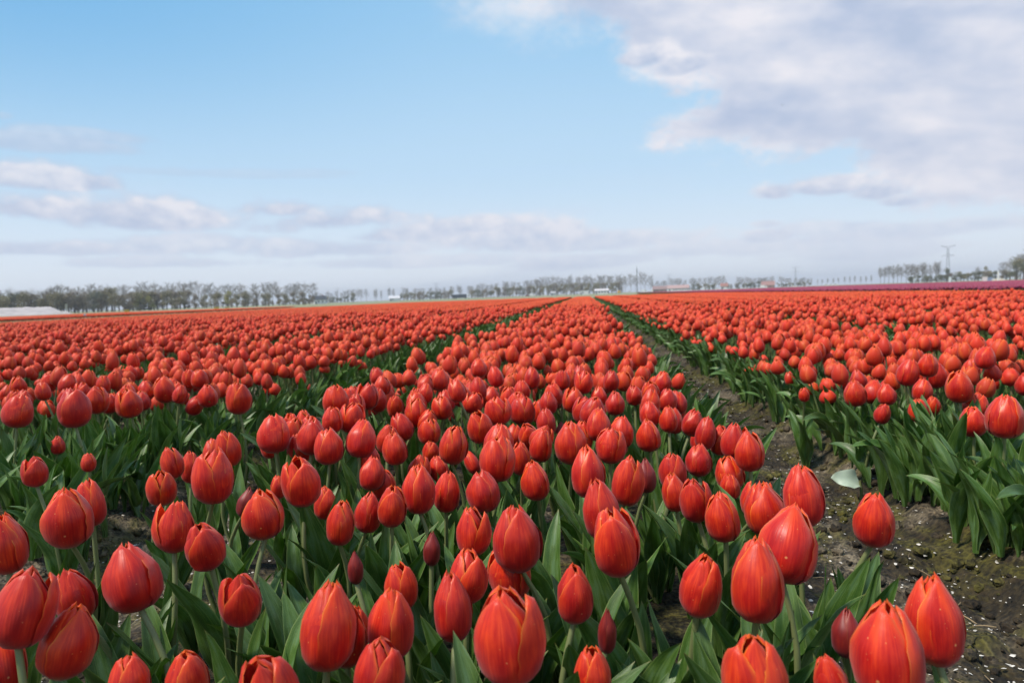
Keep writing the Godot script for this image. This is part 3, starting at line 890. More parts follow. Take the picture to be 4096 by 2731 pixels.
	tree("bare", -7.41, 697, 14.2, 0.95, "bare tree above the leafy belt right of the truck, sixth along", "middle belt trees")
	tree("bare", -6.70, 711, 16.4, 1.07, "bare tree above the leafy belt right of the truck, seventh along", "middle belt trees")
	tree("bare", -6.54, 697, 15.3, 1.06, "bare tree above the leafy belt right of the truck, eighth along", "middle belt trees")
	tree("bare", -5.99, 719, 15.6, 1.01, "bare tree above the leafy belt right of the truck, ninth along", "middle belt trees")
	tree("bare", -5.54, 718, 15.7, 0.91, "bare tree above the leafy belt right of the truck, tenth along", "middle belt trees")
	tree("bare", -4.93, 701, 16.3, 1.00, "bare tree above the leafy belt right of the truck, eleventh along", "middle belt trees")
	tree("bare", -4.59, 685, 15.6, 1.19, "bare tree above the leafy belt right of the truck, twelfth along", "middle belt trees")
	tree("bare", -4.08, 686, 17.2, 0.91, "bare tree above the leafy belt right of the truck, thirteenth along", "middle belt trees")
	tree("bare", -3.78, 701, 16.4, 1.09, "bare tree above the leafy belt right of the truck, fourteenth along", "middle belt trees")
	tree("olive", -3.51, 628, 10.8, 0.84, "leafy tree above the white yard, first along", "middle belt trees")
	tree("olive", -3.11, 642, 12.0, 1.03, "leafy tree above the white yard, second along", "middle belt trees")
	tree("olive", -2.84, 642, 11.8, 0.82, "leafy tree above the white yard, third along", "middle belt trees")
	tree("brown", -2.66, 627, 12.2, 1.03, "leafy tree above the white yard, fourth along", "middle belt trees")
	tree("brown", -2.35, 642, 12.4, 1.00, "leafy tree above the white yard, fifth along", "middle belt trees")
	tree("olive", -2.06, 633, 11.7, 1.08, "leafy tree above the white yard, sixth along", "middle belt trees")
	tree("olive", -1.76, 637, 11.1, 1.01, "leafy tree above the white yard, seventh along", "middle belt trees")
	tree("olive", -1.60, 627, 11.1, 0.84, "leafy tree above the white yard, eighth along", "middle belt trees")
	tree("olive", -1.18, 653, 11.8, 1.01, "leafy tree above the white yard, ninth along", "middle belt trees")
	tree("brown", -0.92, 632, 11.9, 1.04, "leafy tree above the white yard, tenth along", "middle belt trees")
	tree("olive", -0.73, 627, 12.1, 0.92, "leafy tree above the white yard, eleventh along", "middle belt trees")
	tree("brown", -0.42, 653, 11.6, 0.99, "leafy tree above the white yard, twelfth along", "middle belt trees")
	tree("brown", -0.25, 655, 11.7, 1.06, "leafy tree above the white yard, thirteenth along", "middle belt trees")
	tree("olive", 0.01, 624, 11.3, 1.05, "leafy tree above the white yard, fourteenth along", "middle belt trees")
	tree("olive", 0.34, 633, 11.5, 0.86, "leafy tree above the white yard, fifteenth along", "middle belt trees")
	tree("olive", 0.72, 641, 10.6, 0.89, "leafy tree above the white yard, sixteenth along", "middle belt trees")
	tree("olive", 0.90, 628, 11.8, 0.94, "leafy tree above the white yard, seventeenth along", "middle belt trees")
	tree("olive", 1.12, 658, 11.7, 0.98, "leafy tree above the white yard, eighteenth along", "middle belt trees")
	tree("brown", 1.41, 648, 11.9, 0.91, "leafy tree above the white yard, nineteenth along", "middle belt trees")
	tree("brown", 1.63, 636, 11.2, 0.82, "leafy tree above the white yard, twentieth along", "middle belt trees")
	tree("olive", 1.92, 655, 11.7, 0.88, "leafy tree above the white yard, twenty-first along", "middle belt trees")
	tree("olive", 2.21, 645, 12.4, 0.85, "leafy tree above the white yard, twenty-second along", "middle belt trees")
	tree("olive", 2.54, 656, 11.7, 1.09, "leafy tree above the white yard, twenty-third along", "middle belt trees")
	tree("brown", 2.78, 648, 12.7, 1.01, "leafy tree above the white yard, twenty-fourth along", "middle belt trees")
	tree("bare", -3.51, 701, 19.6, 1.08, "bare tree above the white yard, first along", "middle belt trees")
	tree("bare", -3.15, 717, 20.1, 0.88, "bare tree above the white yard, second along", "middle belt trees")
	tree("bare", -2.69, 695, 19.6, 1.01, "bare tree above the white yard, third along", "middle belt trees")
	tree("bare", -2.24, 716, 19.4, 1.10, "bare tree above the white yard, fourth along", "middle belt trees")
	tree("bare", -1.94, 713, 17.2, 0.88, "bare tree above the white yard, fifth along", "middle belt trees")
	tree("bare", -1.52, 682, 16.6, 1.07, "bare tree above the white yard, sixth along", "middle belt trees")
	tree("bare", -1.27, 713, 20.0, 0.95, "bare tree above the white yard, seventh along", "middle belt trees")
	tree("bare", -0.65, 720, 18.6, 0.85, "bare tree above the white yard, eighth along", "middle belt trees")
	tree("bare", -0.47, 709, 18.9, 0.94, "bare tree above the white yard, ninth along", "middle belt trees")
	tree("bare", -0.02, 716, 19.2, 0.80, "bare tree above the white yard, tenth along", "middle belt trees")
	tree("bare", 0.27, 716, 19.7, 0.89, "bare tree above the white yard, eleventh along", "middle belt trees")
	tree("bare", 0.65, 704, 17.3, 1.01, "bare tree above the white yard, twelfth along", "middle belt trees")
	tree("bare", 1.18, 710, 19.5, 0.87, "bare tree above the white yard, thirteenth along", "middle belt trees")
	tree("bare", 1.41, 696, 18.6, 0.96, "bare tree above the white yard, fourteenth along", "middle belt trees")
	tree("bare", 1.92, 682, 17.8, 0.86, "bare tree above the white yard, fifteenth along", "middle belt trees")
	tree("bare", 2.13, 695, 17.7, 1.06, "bare tree above the white yard, sixteenth along", "middle belt trees")
	tree("bare", 2.72, 682, 17.8, 0.96, "bare tree above the white yard, seventeenth along", "middle belt trees")
	tree("bare", 2.97, 712, 16.8, 1.09, "bare tree above the white yard, eighteenth along", "middle belt trees")
	tree("bare", 3.27, 666, 16.6, 0.82, "tall vase-shaped bare tree beside the radio mast, first along", "tall bare trees beside the mast")
	tree("bare", 3.73, 641, 17.6, 0.82, "tall vase-shaped bare tree beside the radio mast, second along", "tall bare trees beside the mast")
	tree("bare", 4.12, 638, 15.7, 0.81, "tall vase-shaped bare tree beside the radio mast, third along", "tall bare trees beside the mast")
	tree("bare", 4.55, 666, 19.6, 0.76, "tall vase-shaped bare tree beside the radio mast, fourth along", "tall bare trees beside the mast")
	tree("bare", 4.90, 666, 18.8, 0.90, "tall vase-shaped bare tree beside the radio mast, fifth along", "tall bare trees beside the mast")
	tree("bare", 5.35, 631, 15.6, 0.87, "tall vase-shaped bare tree beside the radio mast, sixth along", "tall bare trees beside the mast")
	tree("bare", 5.48, 688, 9.8, 0.97, "bare tree behind the long red roofs, first along", "trees behind the red roofs")
	tree("bare", 5.89, 710, 10.9, 1.12, "bare tree behind the long red roofs, second along", "trees behind the red roofs")
	tree("bare", 6.34, 705, 11.2, 1.15, "bare tree behind the long red roofs, third along", "trees behind the red roofs")
	tree("bare", 6.56, 696, 10.8, 1.16, "bare tree behind the long red roofs, fourth along", "trees behind the red roofs")
	tree("bare", 7.03, 694, 12.7, 1.07, "bare tree behind the long red roofs, fifth along", "trees behind the red roofs")
	tree("bare", 7.41, 706, 13.0, 1.11, "bare tree behind the long red roofs, sixth along", "trees behind the red roofs")
	tree("bare", 7.70, 703, 12.4, 0.99, "bare tree behind the long red roofs, seventh along", "trees behind the red roofs")
	tree("bare", 8.06, 687, 10.9, 1.05, "bare tree behind the long red roofs, eighth along", "trees behind the red roofs")
	tree("bare", 8.62, 712, 13.0, 1.03, "bare tree behind the long red roofs, ninth along", "trees behind the red roofs")
	tree("bare", 8.86, 717, 11.4, 1.11, "bare tree behind the long red roofs, tenth along", "trees behind the red roofs")
	tree("bare", 9.23, 711, 12.7, 1.17, "bare tree behind the long red roofs, eleventh along", "trees behind the red roofs")
	tree("bare", 9.61, 681, 12.2, 0.99, "bare tree behind the long red roofs, twelfth along", "trees behind the red roofs")
	tree("bare", 10.02, 705, 12.8, 1.10, "bare tree behind the long red roofs, thirteenth along", "trees behind the red roofs")
	tree("bare", 10.42, 695, 12.1, 1.09, "bare tree behind the long red roofs, fourteenth along", "trees behind the red roofs")
	tree("bare", 10.68, 682, 13.2, 1.14, "bare tree behind the long red roofs, fifteenth along", "trees behind the red roofs")
	tree("bare", 11.06, 680, 13.1, 1.05, "bare tree behind the long red roofs, sixteenth along", "trees behind the red roofs")
	tree("dark", 8.36, 641, 6.3, 1.05, "dark leafy tree behind the white post and house, first along", "trees behind the red roofs")
	tree("dark", 8.71, 653, 7.1, 1.27, "dark leafy tree behind the white post and house, second along", "trees behind the red roofs")
	tree("dark", 9.08, 642, 7.2, 1.02, "dark leafy tree behind the white post and house, third along", "trees behind the red roofs")
	tree("olive", 9.20, 632, 7.2, 1.13, "dark leafy tree behind the white post and house, fourth along", "trees behind the red roofs")
	tree("olive", 9.66, 651, 6.8, 1.28, "dark leafy tree behind the white post and house, fifth along", "trees behind the red roofs")
	tree("olive", 9.90, 630, 6.5, 1.12, "dark leafy tree behind the white post and house, sixth along", "trees behind the red roofs")
	tree("dark", 10.20, 639, 7.3, 1.01, "dark leafy tree behind the white post and house, seventh along", "trees behind the red roofs")
	tree("olive", 10.34, 640, 7.2, 1.00, "dark leafy tree behind the white post and house, eighth along", "trees behind the red roofs")
	tree("olive", 11.43, 634, 5.2, 1.17, "low leafy tree right of the white house with red roof, first along", "trees behind the red roofs")
	tree("brown", 11.62, 662, 5.4, 1.26, "low leafy tree right of the white house with red roof, second along", "trees behind the red roofs")
	tree("brown", 12.04, 636, 5.8, 1.15, "low leafy tree right of the white house with red roof, third along", "trees behind the red roofs")
	tree("bare", 12.21, 643, 11.1, 1.18, "bare tree by the red-roofed farmhouse, first along", "trees by the farmhouse")
	tree("bare", 12.53, 646, 10.2, 1.10, "bare tree by the red-roofed farmhouse, second along", "trees by the farmhouse")
	tree("bare", 12.85, 654, 10.9, 1.22, "bare tree by the red-roofed farmhouse, third along", "trees by the farmhouse")
	tree("bare", 13.13, 647, 9.4, 1.21, "bare tree by the red-roofed farmhouse, fourth along", "trees by the farmhouse")
	tree("bare", 13.42, 654, 9.6, 1.21, "bare tree by the red-roofed farmhouse, fifth along", "trees by the farmhouse")
	tree("bare", 13.80, 670, 10.1, 1.15, "bare tree by the red-roofed farmhouse, sixth along", "trees by the farmhouse")
	tree("bare", 14.00, 657, 9.3, 1.17, "bare tree by the red-roofed farmhouse, seventh along", "trees by the farmhouse")
	tree("bare", 14.25, 656, 9.5, 1.18, "bare tree by the red-roofed farmhouse, eighth along", "trees by the farmhouse")
	tree("bare", 14.65, 673, 10.8, 1.29, "bare tree by the red-roofed farmhouse, ninth along", "trees by the farmhouse")
	tree("dark", 12.17, 638, 7.0, 1.11, "leafy bush by the red-roofed farmhouse, first along", "trees by the farmhouse")
	tree("dark", 12.57, 642, 5.9, 1.14, "leafy bush by the red-roofed farmhouse, second along", "trees by the farmhouse")
	tree("olive", 12.80, 637, 6.0, 1.22, "leafy bush by the red-roofed farmhouse, third along", "trees by the farmhouse")
	tree("dark", 13.06, 637, 6.9, 1.38, "leafy bush by the red-roofed farmhouse, fourth along", "trees by the farmhouse")
	tree("dark", 13.32, 651, 7.0, 1.27, "leafy bush by the red-roofed farmhouse, fifth along", "trees by the farmhouse")
	tree("dark", 13.69, 645, 7.1, 1.13, "leafy bush by the red-roofed farmhouse, sixth along", "trees by the farmhouse")
	tree("olive", 13.95, 667, 6.5, 1.33, "leafy bush by the red-roofed farmhouse, seventh along", "trees by the farmhouse")
	tree("olive", 14.35, 656, 6.8, 1.29, "leafy bush by the red-roofed farmhouse, eighth along", "trees by the farmhouse")
	tree("bare", 15.38, 696, 10.4, 1.26, "bare tree right of the farmhouse near a pylon, first along", "trees by the farmhouse")
	tree("bare", 15.72, 720, 9.2, 1.04, "bare tree right of the farmhouse near a pylon, second along", "trees by the farmhouse")
	tree("bare", 15.95, 710, 8.8, 1.16, "bare tree right of the farmhouse near a pylon, third along", "trees by the farmhouse")
	tree("bare", 16.38, 697, 8.7, 1.07, "bare tree right of the farmhouse near a pylon, fourth along", "trees by the farmhouse")
	tree("bare", 16.71, 721, 8.0, 1.29, "bare tree right of the farmhouse near a pylon, fifth along", "trees by the farmhouse")
	tree("bare", 16.92, 719, 8.9, 1.16, "bare tree right of the farmhouse near a pylon, sixth along", "trees by the farmhouse")
	tree("bare", 17.26, 689, 7.8, 1.15, "bare tree right of the farmhouse near a pylon, seventh along", "trees by the farmhouse")
	tree("olive", 15.15, 658, 5.0, 1.27, "low olive bush right of the farmhouse, first along", "trees by the farmhouse")
	tree("dark", 15.48, 660, 4.9, 1.23, "low olive bush right of the farmhouse, second along", "trees by the farmhouse")
	tree("dark", 15.71, 649, 4.7, 1.49, "low olive bush right of the farmhouse, third along", "trees by the farmhouse")
	tree("olive", 15.95, 669, 5.1, 1.29, "low olive bush right of the farmhouse, fourth along", "trees by the farmhouse")
	tree("olive", 16.18, 663, 4.7, 1.26, "low olive bush right of the farmhouse, fifth along", "trees by the farmhouse")
	tree("dark", 16.56, 662, 5.2, 1.44, "low olive bush right of the farmhouse, sixth along", "trees by the farmhouse")
	tree("olive", 16.73, 671, 5.1, 1.40, "low olive bush right of the farmhouse, seventh along", "trees by the farmhouse")
	tree("olive", 17.00, 661, 5.3, 1.28, "low olive bush right of the farmhouse, eighth along", "trees by the farmhouse")
	tree("olive", 17.35, 655, 5.3, 1.25, "low olive bush right of the farmhouse, ninth along", "trees by the farmhouse")
	tree("tall", 17.51, 772, 8.4, 0.86, "thin sapling in the evenly spaced far row, first from the left", "evenly spaced saplings on the horizon")
	tree("tall", 17.94, 777, 7.2, 0.77, "thin sapling in the evenly spaced far row, second from the left", "evenly spaced saplings on the horizon")
	tree("tall", 18.27, 752, 6.8, 0.91, "thin sapling in the evenly spaced far row, third from the left", "evenly spaced saplings on the horizon")
	tree("tall", 18.64, 774, 7.5, 0.84, "thin sapling in the evenly spaced far row, fourth from the left", "evenly spaced saplings on the horizon")
	tree("tall", 19.04, 766, 7.5, 0.90, "thin sapling in the evenly spaced far row, fifth from the left", "evenly spaced saplings on the horizon")
	tree("tall", 19.38, 745, 7.7, 0.88, "thin sapling in the evenly spaced far row, sixth from the left", "evenly spaced saplings on the horizon")
	tree("tall", 19.81, 744, 8.5, 0.88, "thin sapling in the evenly spaced far row, seventh from the left", "evenly spaced saplings on the horizon")
	tree("tall", 20.16, 743, 8.4, 0.81, "thin sapling in the evenly spaced far row, eighth from the left", "evenly spaced saplings on the horizon")
	tree("tall", 20.49, 769, 9.1, 0.80, "thin sapling in the evenly spaced far row, ninth from the left", "evenly spaced saplings on the horizon")
	tree("tall", 20.89, 744, 8.0, 0.82, "thin sapling in the evenly spaced far row, tenth from the left", "evenly spaced saplings on the horizon")
	tree("tall", 21.23, 760, 8.1, 0.82, "thin sapling in the evenly spaced far row, eleventh from the left", "evenly spaced saplings on the horizon")
	tree("tall", 21.59, 750, 8.7, 0.84, "thin sapling in the evenly spaced far row, twelfth from the left", "evenly spaced saplings on the horizon")
	tree("tall", 22.18, 456, 9.9, 1.04, "poplar in the straight row left of the large pylon, first from the left", "poplars in the straight row")
	tree("tall", 22.43, 473, 10.3, 1.23, "poplar in the straight row left of the large pylon, second from the left", "poplars in the straight row")
	tree("tall", 22.71, 456, 10.7, 1.14, "poplar in the straight row left of the large pylon, third from the left", "poplars in the straight row")
	tree("tall", 23.00, 475, 10.6, 1.19, "poplar in the straight row left of the large pylon, fourth from the left", "poplars in the straight row")
	tree("tall", 23.27, 482, 11.5, 1.03, "poplar in the straight row left of the large pylon, fifth from the left", "poplars in the straight row")
	tree("tall", 23.51, 470, 10.3, 1.03, "poplar in the straight row left of the large pylon, sixth from the left", "poplars in the straight row")
	tree("tall", 23.82, 465, 11.1, 1.15, "poplar in the straight row left of the large pylon, seventh from the left", "poplars in the straight row")
	tree("tall", 24.12, 480, 11.4, 1.10, "poplar in the straight row left of the large pylon, eighth from the left", "poplars in the straight row")
	tree("tall", 24.34, 464, 10.3, 1.16, "poplar in the straight row left of the large pylon, ninth from the left", "poplars in the straight row")
	tree("tall", 24.49, 477, 10.6, 1.02, "poplar in the straight row left of the large pylon, tenth from the left", "poplars in the straight row")
	tree("tall", 24.81, 471, 11.6, 1.18, "poplar in the straight row left of the large pylon, eleventh from the left", "poplars in the straight row")
	tree("tall", 25.02, 477, 11.1, 1.16, "poplar in the straight row left of the large pylon, twelfth from the left", "poplars in the straight row")
	tree("tall", 25.30, 463, 9.9, 1.12, "poplar in the straight row left of the large pylon, thirteenth from the left", "poplars in the straight row")
	tree("tall", 25.65, 460, 11.3, 1.04, "poplar in the straight row left of the large pylon, fourteenth from the left", "poplars in the straight row")
	tree("tall", 25.81, 460, 11.4, 1.01, "poplar in the straight row left of the large pylon, fifteenth from the left", "poplars in the straight row")
	tree("dark", 24.10, 412, 4.9, 1.35, "leafy shrub in the long right-hand hedge, first from the left", "shrubs of the right-hand hedge")
	tree("dark", 24.23, 414, 4.2, 1.34, "leafy shrub in the long right-hand hedge, second from the left", "shrubs of the right-hand hedge")
	tree("dark", 24.58, 420, 4.7, 1.18, "leafy shrub in the long right-hand hedge, third from the left", "shrubs of the right-hand hedge")
	tree("dark", 24.95, 417, 4.8, 1.24, "leafy shrub in the long right-hand hedge, fourth from the left", "shrubs of the right-hand hedge")
	tree("dark", 25.11, 413, 4.5, 1.27, "leafy shrub in the long right-hand hedge, fifth from the left", "shrubs of the right-hand hedge")
	tree("dark", 25.35, 420, 4.4, 1.19, "leafy shrub in the long right-hand hedge, sixth from the left", "shrubs of the right-hand hedge")
	tree("dark", 25.72, 411, 4.7, 1.29, "leafy shrub in the long right-hand hedge, seventh from the left", "shrubs of the right-hand hedge")
	tree("dark", 25.99, 425, 5.5, 1.40, "leafy shrub in the long right-hand hedge, eighth from the left", "shrubs of the right-hand hedge")
	tree("dark", 26.28, 427, 4.6, 1.27, "leafy shrub in the long right-hand hedge, ninth from the left", "shrubs of the right-hand hedge")
	tree("brown", 26.59, 426, 5.4, 1.35, "leafy shrub in the long right-hand hedge, tenth from the left", "shrubs of the right-hand hedge")
	tree("dark", 26.87, 420, 5.2, 1.28, "leafy shrub in the long right-hand hedge, eleventh from the left", "shrubs of the right-hand hedge")
	tree("olive", 27.14, 423, 5.7, 1.42, "leafy shrub in the long right-hand hedge, twelfth from the left", "shrubs of the right-hand hedge")
	tree("dark", 27.29, 428, 5.7, 1.28, "leafy shrub in the long right-hand hedge, thirteenth from the left", "shrubs of the right-hand hedge")
	tree("olive", 27.55, 409, 4.6, 1.44, "leafy shrub in the long right-hand hedge, fourteenth from the left", "shrubs of the right-hand hedge")
	tree("dark", 27.93, 415, 5.5, 1.18, "leafy shrub in the long right-hand hedge, fifteenth from the left", "shrubs of the right-hand hedge")
	tree("dark", 28.14, 418, 5.5, 1.26, "leafy shrub in the long right-hand hedge, sixteenth from the left", "shrubs of the right-hand hedge")
	tree("dark", 28.42, 427, 6.1, 1.31, "leafy shrub in the long right-hand hedge, seventeenth from the left", "shrubs of the right-hand hedge")
	tree("brown", 28.64, 412, 5.2, 1.24, "leafy shrub in the long right-hand hedge, eighteenth from the left", "shrubs of the right-hand hedge")
	tree("dark", 28.83, 414, 5.2, 1.13, "leafy shrub in the long right-hand hedge, nineteenth from the left", "shrubs of the right-hand hedge")
	tree("dark", 29.12, 409, 5.2, 1.20, "leafy shrub in the long right-hand hedge, twentieth from the left", "shrubs of the right-hand hedge")
	tree("brown", 29.48, 421, 5.4, 1.41, "leafy shrub in the long right-hand hedge, twenty-first from the left", "shrubs of the right-hand hedge")
	tree("olive", 29.68, 423, 6.2, 1.15, "leafy shrub in the long right-hand hedge, twenty-second from the left", "shrubs of the right-hand hedge")
	tree("dark", 29.90, 430, 5.9, 1.26, "leafy shrub in the long right-hand hedge, twenty-third from the left", "shrubs of the right-hand hedge")
	tree("brown", 30.20, 424, 5.3, 1.25, "leafy shrub in the long right-hand hedge, twenty-fourth from the left", "shrubs of the right-hand hedge")
	tree("dark", 26.31, 425, 8.0, 0.70, "dark conical tree standing up out of the right-hand hedge", "trees over the right-hand hedge")
	tree("bare", 28.09, 425, 7.2, 1.10, "small bare tree over the middle of the right-hand hedge", "trees over the right-hand hedge")
	tree("olive", 28.68, 425, 8.0, 0.80, "round olive tree over the right-hand hedge", "trees over the right-hand hedge")
	tree("bare", 29.53, 392, 8.6, 1.01, "bare tree rising at the right-hand end of the hedge, first along", "trees over the right-hand hedge")
	tree("bare", 29.93, 390, 9.2, 1.07, "bare tree rising at the right-hand end of the hedge, second along", "trees over the right-hand hedge")
	tree("bare", 30.18, 410, 11.1, 1.12, "bare tree rising at the right-hand end of the hedge, third along", "trees over the right-hand hedge")
	tree("bare", 30.48, 395, 11.5, 1.11, "bare tree rising at the right-hand end of the hedge, fourth along", "trees over the right-hand hedge")
	tree("bare", 30.67, 397, 12.3, 1.10, "bare tree rising at the right-hand end of the hedge, fifth along", "trees over the right-hand hedge")
	tree("bare", 31.05, 390, 14.3, 1.09, "bare tree rising at the right-hand end of the hedge, sixth along", "trees over the right-hand hedge")
	tree("dark", 30.27, 379, 9.5, 1.14, "large dense olive tree at the right end of the hedge, first along", "trees over the right-hand hedge")
	tree("olive", 30.63, 367, 9.7, 1.15, "large dense olive tree at the right end of the hedge, second along", "trees over the right-hand hedge")
	tree("dark", 30.99, 363, 11.7, 1.29, "large dense olive tree at the right end of the hedge, third along", "trees over the right-hand hedge")
	house("white_house", "white house with a dark pitched roof among dark small trees", "house", -21.90, 520, 9.5, 3.2, 7, 2.6, Color(0.72, 0.72, 0.71), Color(0.04, 0.05, 0.06), 3, true, 0.3)
	house("white_shed", "white shed with a pale sloping roof beside slender saplings", "shed", -15.90, 600, 9, 2.6, 6, 2.0, Color(0.72, 0.72, 0.71), Color(0.6, 0.6, 0.62), 1, false, 0)
	house("white_barn", "plain white barn at the left end of the yard below the bare trees", "barn", -0.07, 600, 8.2, 3.3, 7, 0, Color(0.72, 0.72, 0.71), Color(0.55, 0.55, 0.57), 2, false, 0)
	house("long_shed", "long white shed with a pinkish left end in the yard", "shed", 1.33, 610, 12.0, 3.2, 7, 1.2, Color(0.72, 0.72, 0.71), Color(0.62, 0.58, 0.58), 4, false, 0)
	house("garden_shed", "small pale grey shed by the road left of the yard", "shed", -2.68, 600, 4.2, 2.4, 3, 1.2, Color(0.55, 0.55, 0.55), Color(0.42, 0.42, 0.43), 1, false, 0)
	house("brick_barn", "long low barn with a dull red roof right of the mast", "barn", 6.07, 600, 11.5, 2.4, 8, 2.6, Color(0.30, 0.20, 0.17), Color(0.27, 0.18, 0.17), 3, false, 0)
	house("row_house", "long pale house row with a faded red roof left of the dark trees", "house", 7.52, 640, 19, 3.0, 9, 2.6, Color(0.72, 0.72, 0.71), Color(0.42, 0.28, 0.26), 7, true, 0)
	house("cottage", "white cottage with red roof beside the white post", "house", 11.11, 600, 5.6, 3.0, 6, 2.4, Color(0.72, 0.72, 0.71), Color(0.30, 0.14, 0.11), 2, true, 0)
	house("farmhouse", "farmhouse with a broad red roof behind a white van", "house", 14.40, 640, 10.5, 2.6, 8, 3.4, Color(0.30, 0.18, 0.14), Color(0.31, 0.17, 0.15), 3, true, 0)
	truck("dark trailer truck with a white cab on the far road", -10.37, 600)
	car("white car on the road left of the dark truck", -13.29, 590, Color(0.78, 0.78, 0.78), false, 0)
	car("white car just ahead of the dark truck", -9.49, 592, Color(0.78, 0.78, 0.78), false, 0)
	car("silver car on the road far right of the dark truck", -6.91, 600, Color(0.6, 0.61, 0.63), false, 0)
	car("dull red car in front of the leafy belt right of the truck", -4.83, 600, Color(0.25, 0.09, 0.08), false, 0)
	car("white van on the road left of the small grey shed", -4.43, 580, Color(0.78, 0.78, 0.78), true, 0)
	car("white car just right of the small grey shed", -1.92, 590, Color(0.78, 0.78, 0.78), false, 0)
	car("small yellow delivery van between long shed and radio mast", 2.79, 600, Color(0.6, 0.38, 0.08), true, 1.3)
	car("white car between the yellow van and the mast", 3.65, 600, Color(0.78, 0.78, 0.78), false, 0)
	car("white van standing just right of the radio mast", 4.81, 590, Color(0.78, 0.78, 0.78), true, 0)
	car("white van parked at the left end of the dull red barn", 5.48, 600, Color(0.78, 0.78, 0.78), true, 1.4)
	car("white car in front of the long pale house row", 7.66, 585, Color(0.78, 0.78, 0.78), false, 0)
	car("silver car right of the long pale house row", 8.45, 590, Color(0.62, 0.63, 0.65), false, 0)
	car("white car just left of the white cottage", 10.58, 590, Color(0.78, 0.78, 0.78), false, 0)
	car("grey car between the cottage and the farmhouse", 11.64, 590, Color(0.5, 0.5, 0.52), false, 0)
	car("pale car left of the farmhouse van", 12.66, 590, Color(0.66, 0.66, 0.66), false, 0)
	car("white van in front of the red-roofed farmhouse", 14.08, 570, Color(0.78, 0.78, 0.78), true, 0)
	car("white car on the road right of the farmhouse", 16.33, 580, Color(0.78, 0.78, 0.78), false, 0)
	car("white car left one of three under the sapling row", 18.56, 620, Color(0.78, 0.78, 0.78), false, 0)
	car("white car middle one of three under the sapling row", 18.92, 620, Color(0.78, 0.78, 0.78), false, 0)
	car("white car right one of three under the sapling row", 19.21, 620, Color(0.78, 0.78, 0.78), false, 0)
	post("white_cabinet", "tall white cabinet standing on the verge before dark trees", "cabinet", 9.54, 560, 2.9, 1.0, Color(0.72, 0.72, 0.71), Color(0.72, 0.72, 0.71))
	post("pale_cabinet", "pale cabinet in front of the right-hand hedge", "cabinet", 26.49, 380, 2.3, 1.1, Color(0.62, 0.68, 0.72), Color(0.62, 0.68, 0.72))
	post("white_marker", "small white marker post in the brownish strip on the left", "post", -38.22, 44, 0.36, 0.12, Color(0.72, 0.72, 0.71), Color(0.72, 0.72, 0.71))
	post("pale_pole", "pale round-topped pole at the thicket right of the grey heap", "pole", -39.28, 260, 3.0, 0.5, Color(0.42, 0.40, 0.33), Color(0.42, 0.40, 0.33))
	post("white_post", "white post standing high in the right-hand hedge", "post", 29.26, 360, 3.9, 0.6, Color(0.72, 0.72, 0.71), Color(0.72, 0.72, 0.71))
	post("pinkish_signboard", "white and pink board at the right-hand hedge", "board", 28.51, 380, 1.9, 1.9, Color(0.66, 0.58, 0.6), Color(0.72, 0.72, 0.71))
	post("blue_container", "low blue container right of the pink board", "container", 28.73, 385, 1.6, 2.6, Color(0.22, 0.28, 0.42), Color(0.3, 0.35, 0.5))
	post("grey_post", "slim grey post at the left end of the right-hand hedge", "post", 24.30, 390, 2.6, 0.6, Color(0.5, 0.55, 0.58), Color(0.72, 0.72, 0.71))
	post("yellow_crate", "yellow crate left of the bright yellow-green tree", "crate", -35.60, 120, 0.5, 0.7, Color(0.6, 0.42, 0.1), Color(0.62, 0.45, 0.14))
	post("yellow_crate", "yellow crate lying below the bare row of the left belt", "crate", -29.57, 120, 0.45, 0.7, Color(0.6, 0.42, 0.1), Color(0.62, 0.45, 0.14))
	post("yellow_crate", "pale yellow crate on the field edge right of the other", "crate", -28.80, 120, 0.45, 0.7, Color(0.58, 0.48, 0.22), Color(0.6, 0.5, 0.25))
	heap("sand_heap", "long pale grey sand heap at the left end of the field", "heap", -42.30, 230, 24.0, 2.1, 10.0, Color(0.50, 0.46, 0.45), 0.30)
	heap("rubble_heap", "low pale rubble heap right of the long sand heap", "heap", -39.64, 225, 5.5, 0.8, 4.0, Color(0.45, 0.41, 0.39), 0.5)
	heap("sand_heap", "low sandy heap at the right end of the hedge", "heap", 29.29, 365, 6.0, 0.9, 4.0, Color(0.45, 0.40, 0.30), 0.6)
	pylon("large power pylon with upswept arm ends behind the hedge", 26.36, 900, 39.5, true)
	pylon("faint power pylon left of the sapling row", 16.39, 1300, 36.0, false)
	pylon("small faint power pylon behind the red roofs", 6.80, 1500, 37.0, false)
	pylon("faint power pylon left of the dark truck", -12.43, 1400, 34.0, false)
	pylon("palest power pylon right of the white house", -20.44, 1500, 31.0, false)
	mast("tall grey radio mast beside tall bare trees", 4.25, 640, 25.0)
	water_tower("pale water tower just above the leafy belt", -4.03, 1300, 30.0)
	bird("dark bird flying below the big grey cloud", 15.55, 13.57, 260.0)


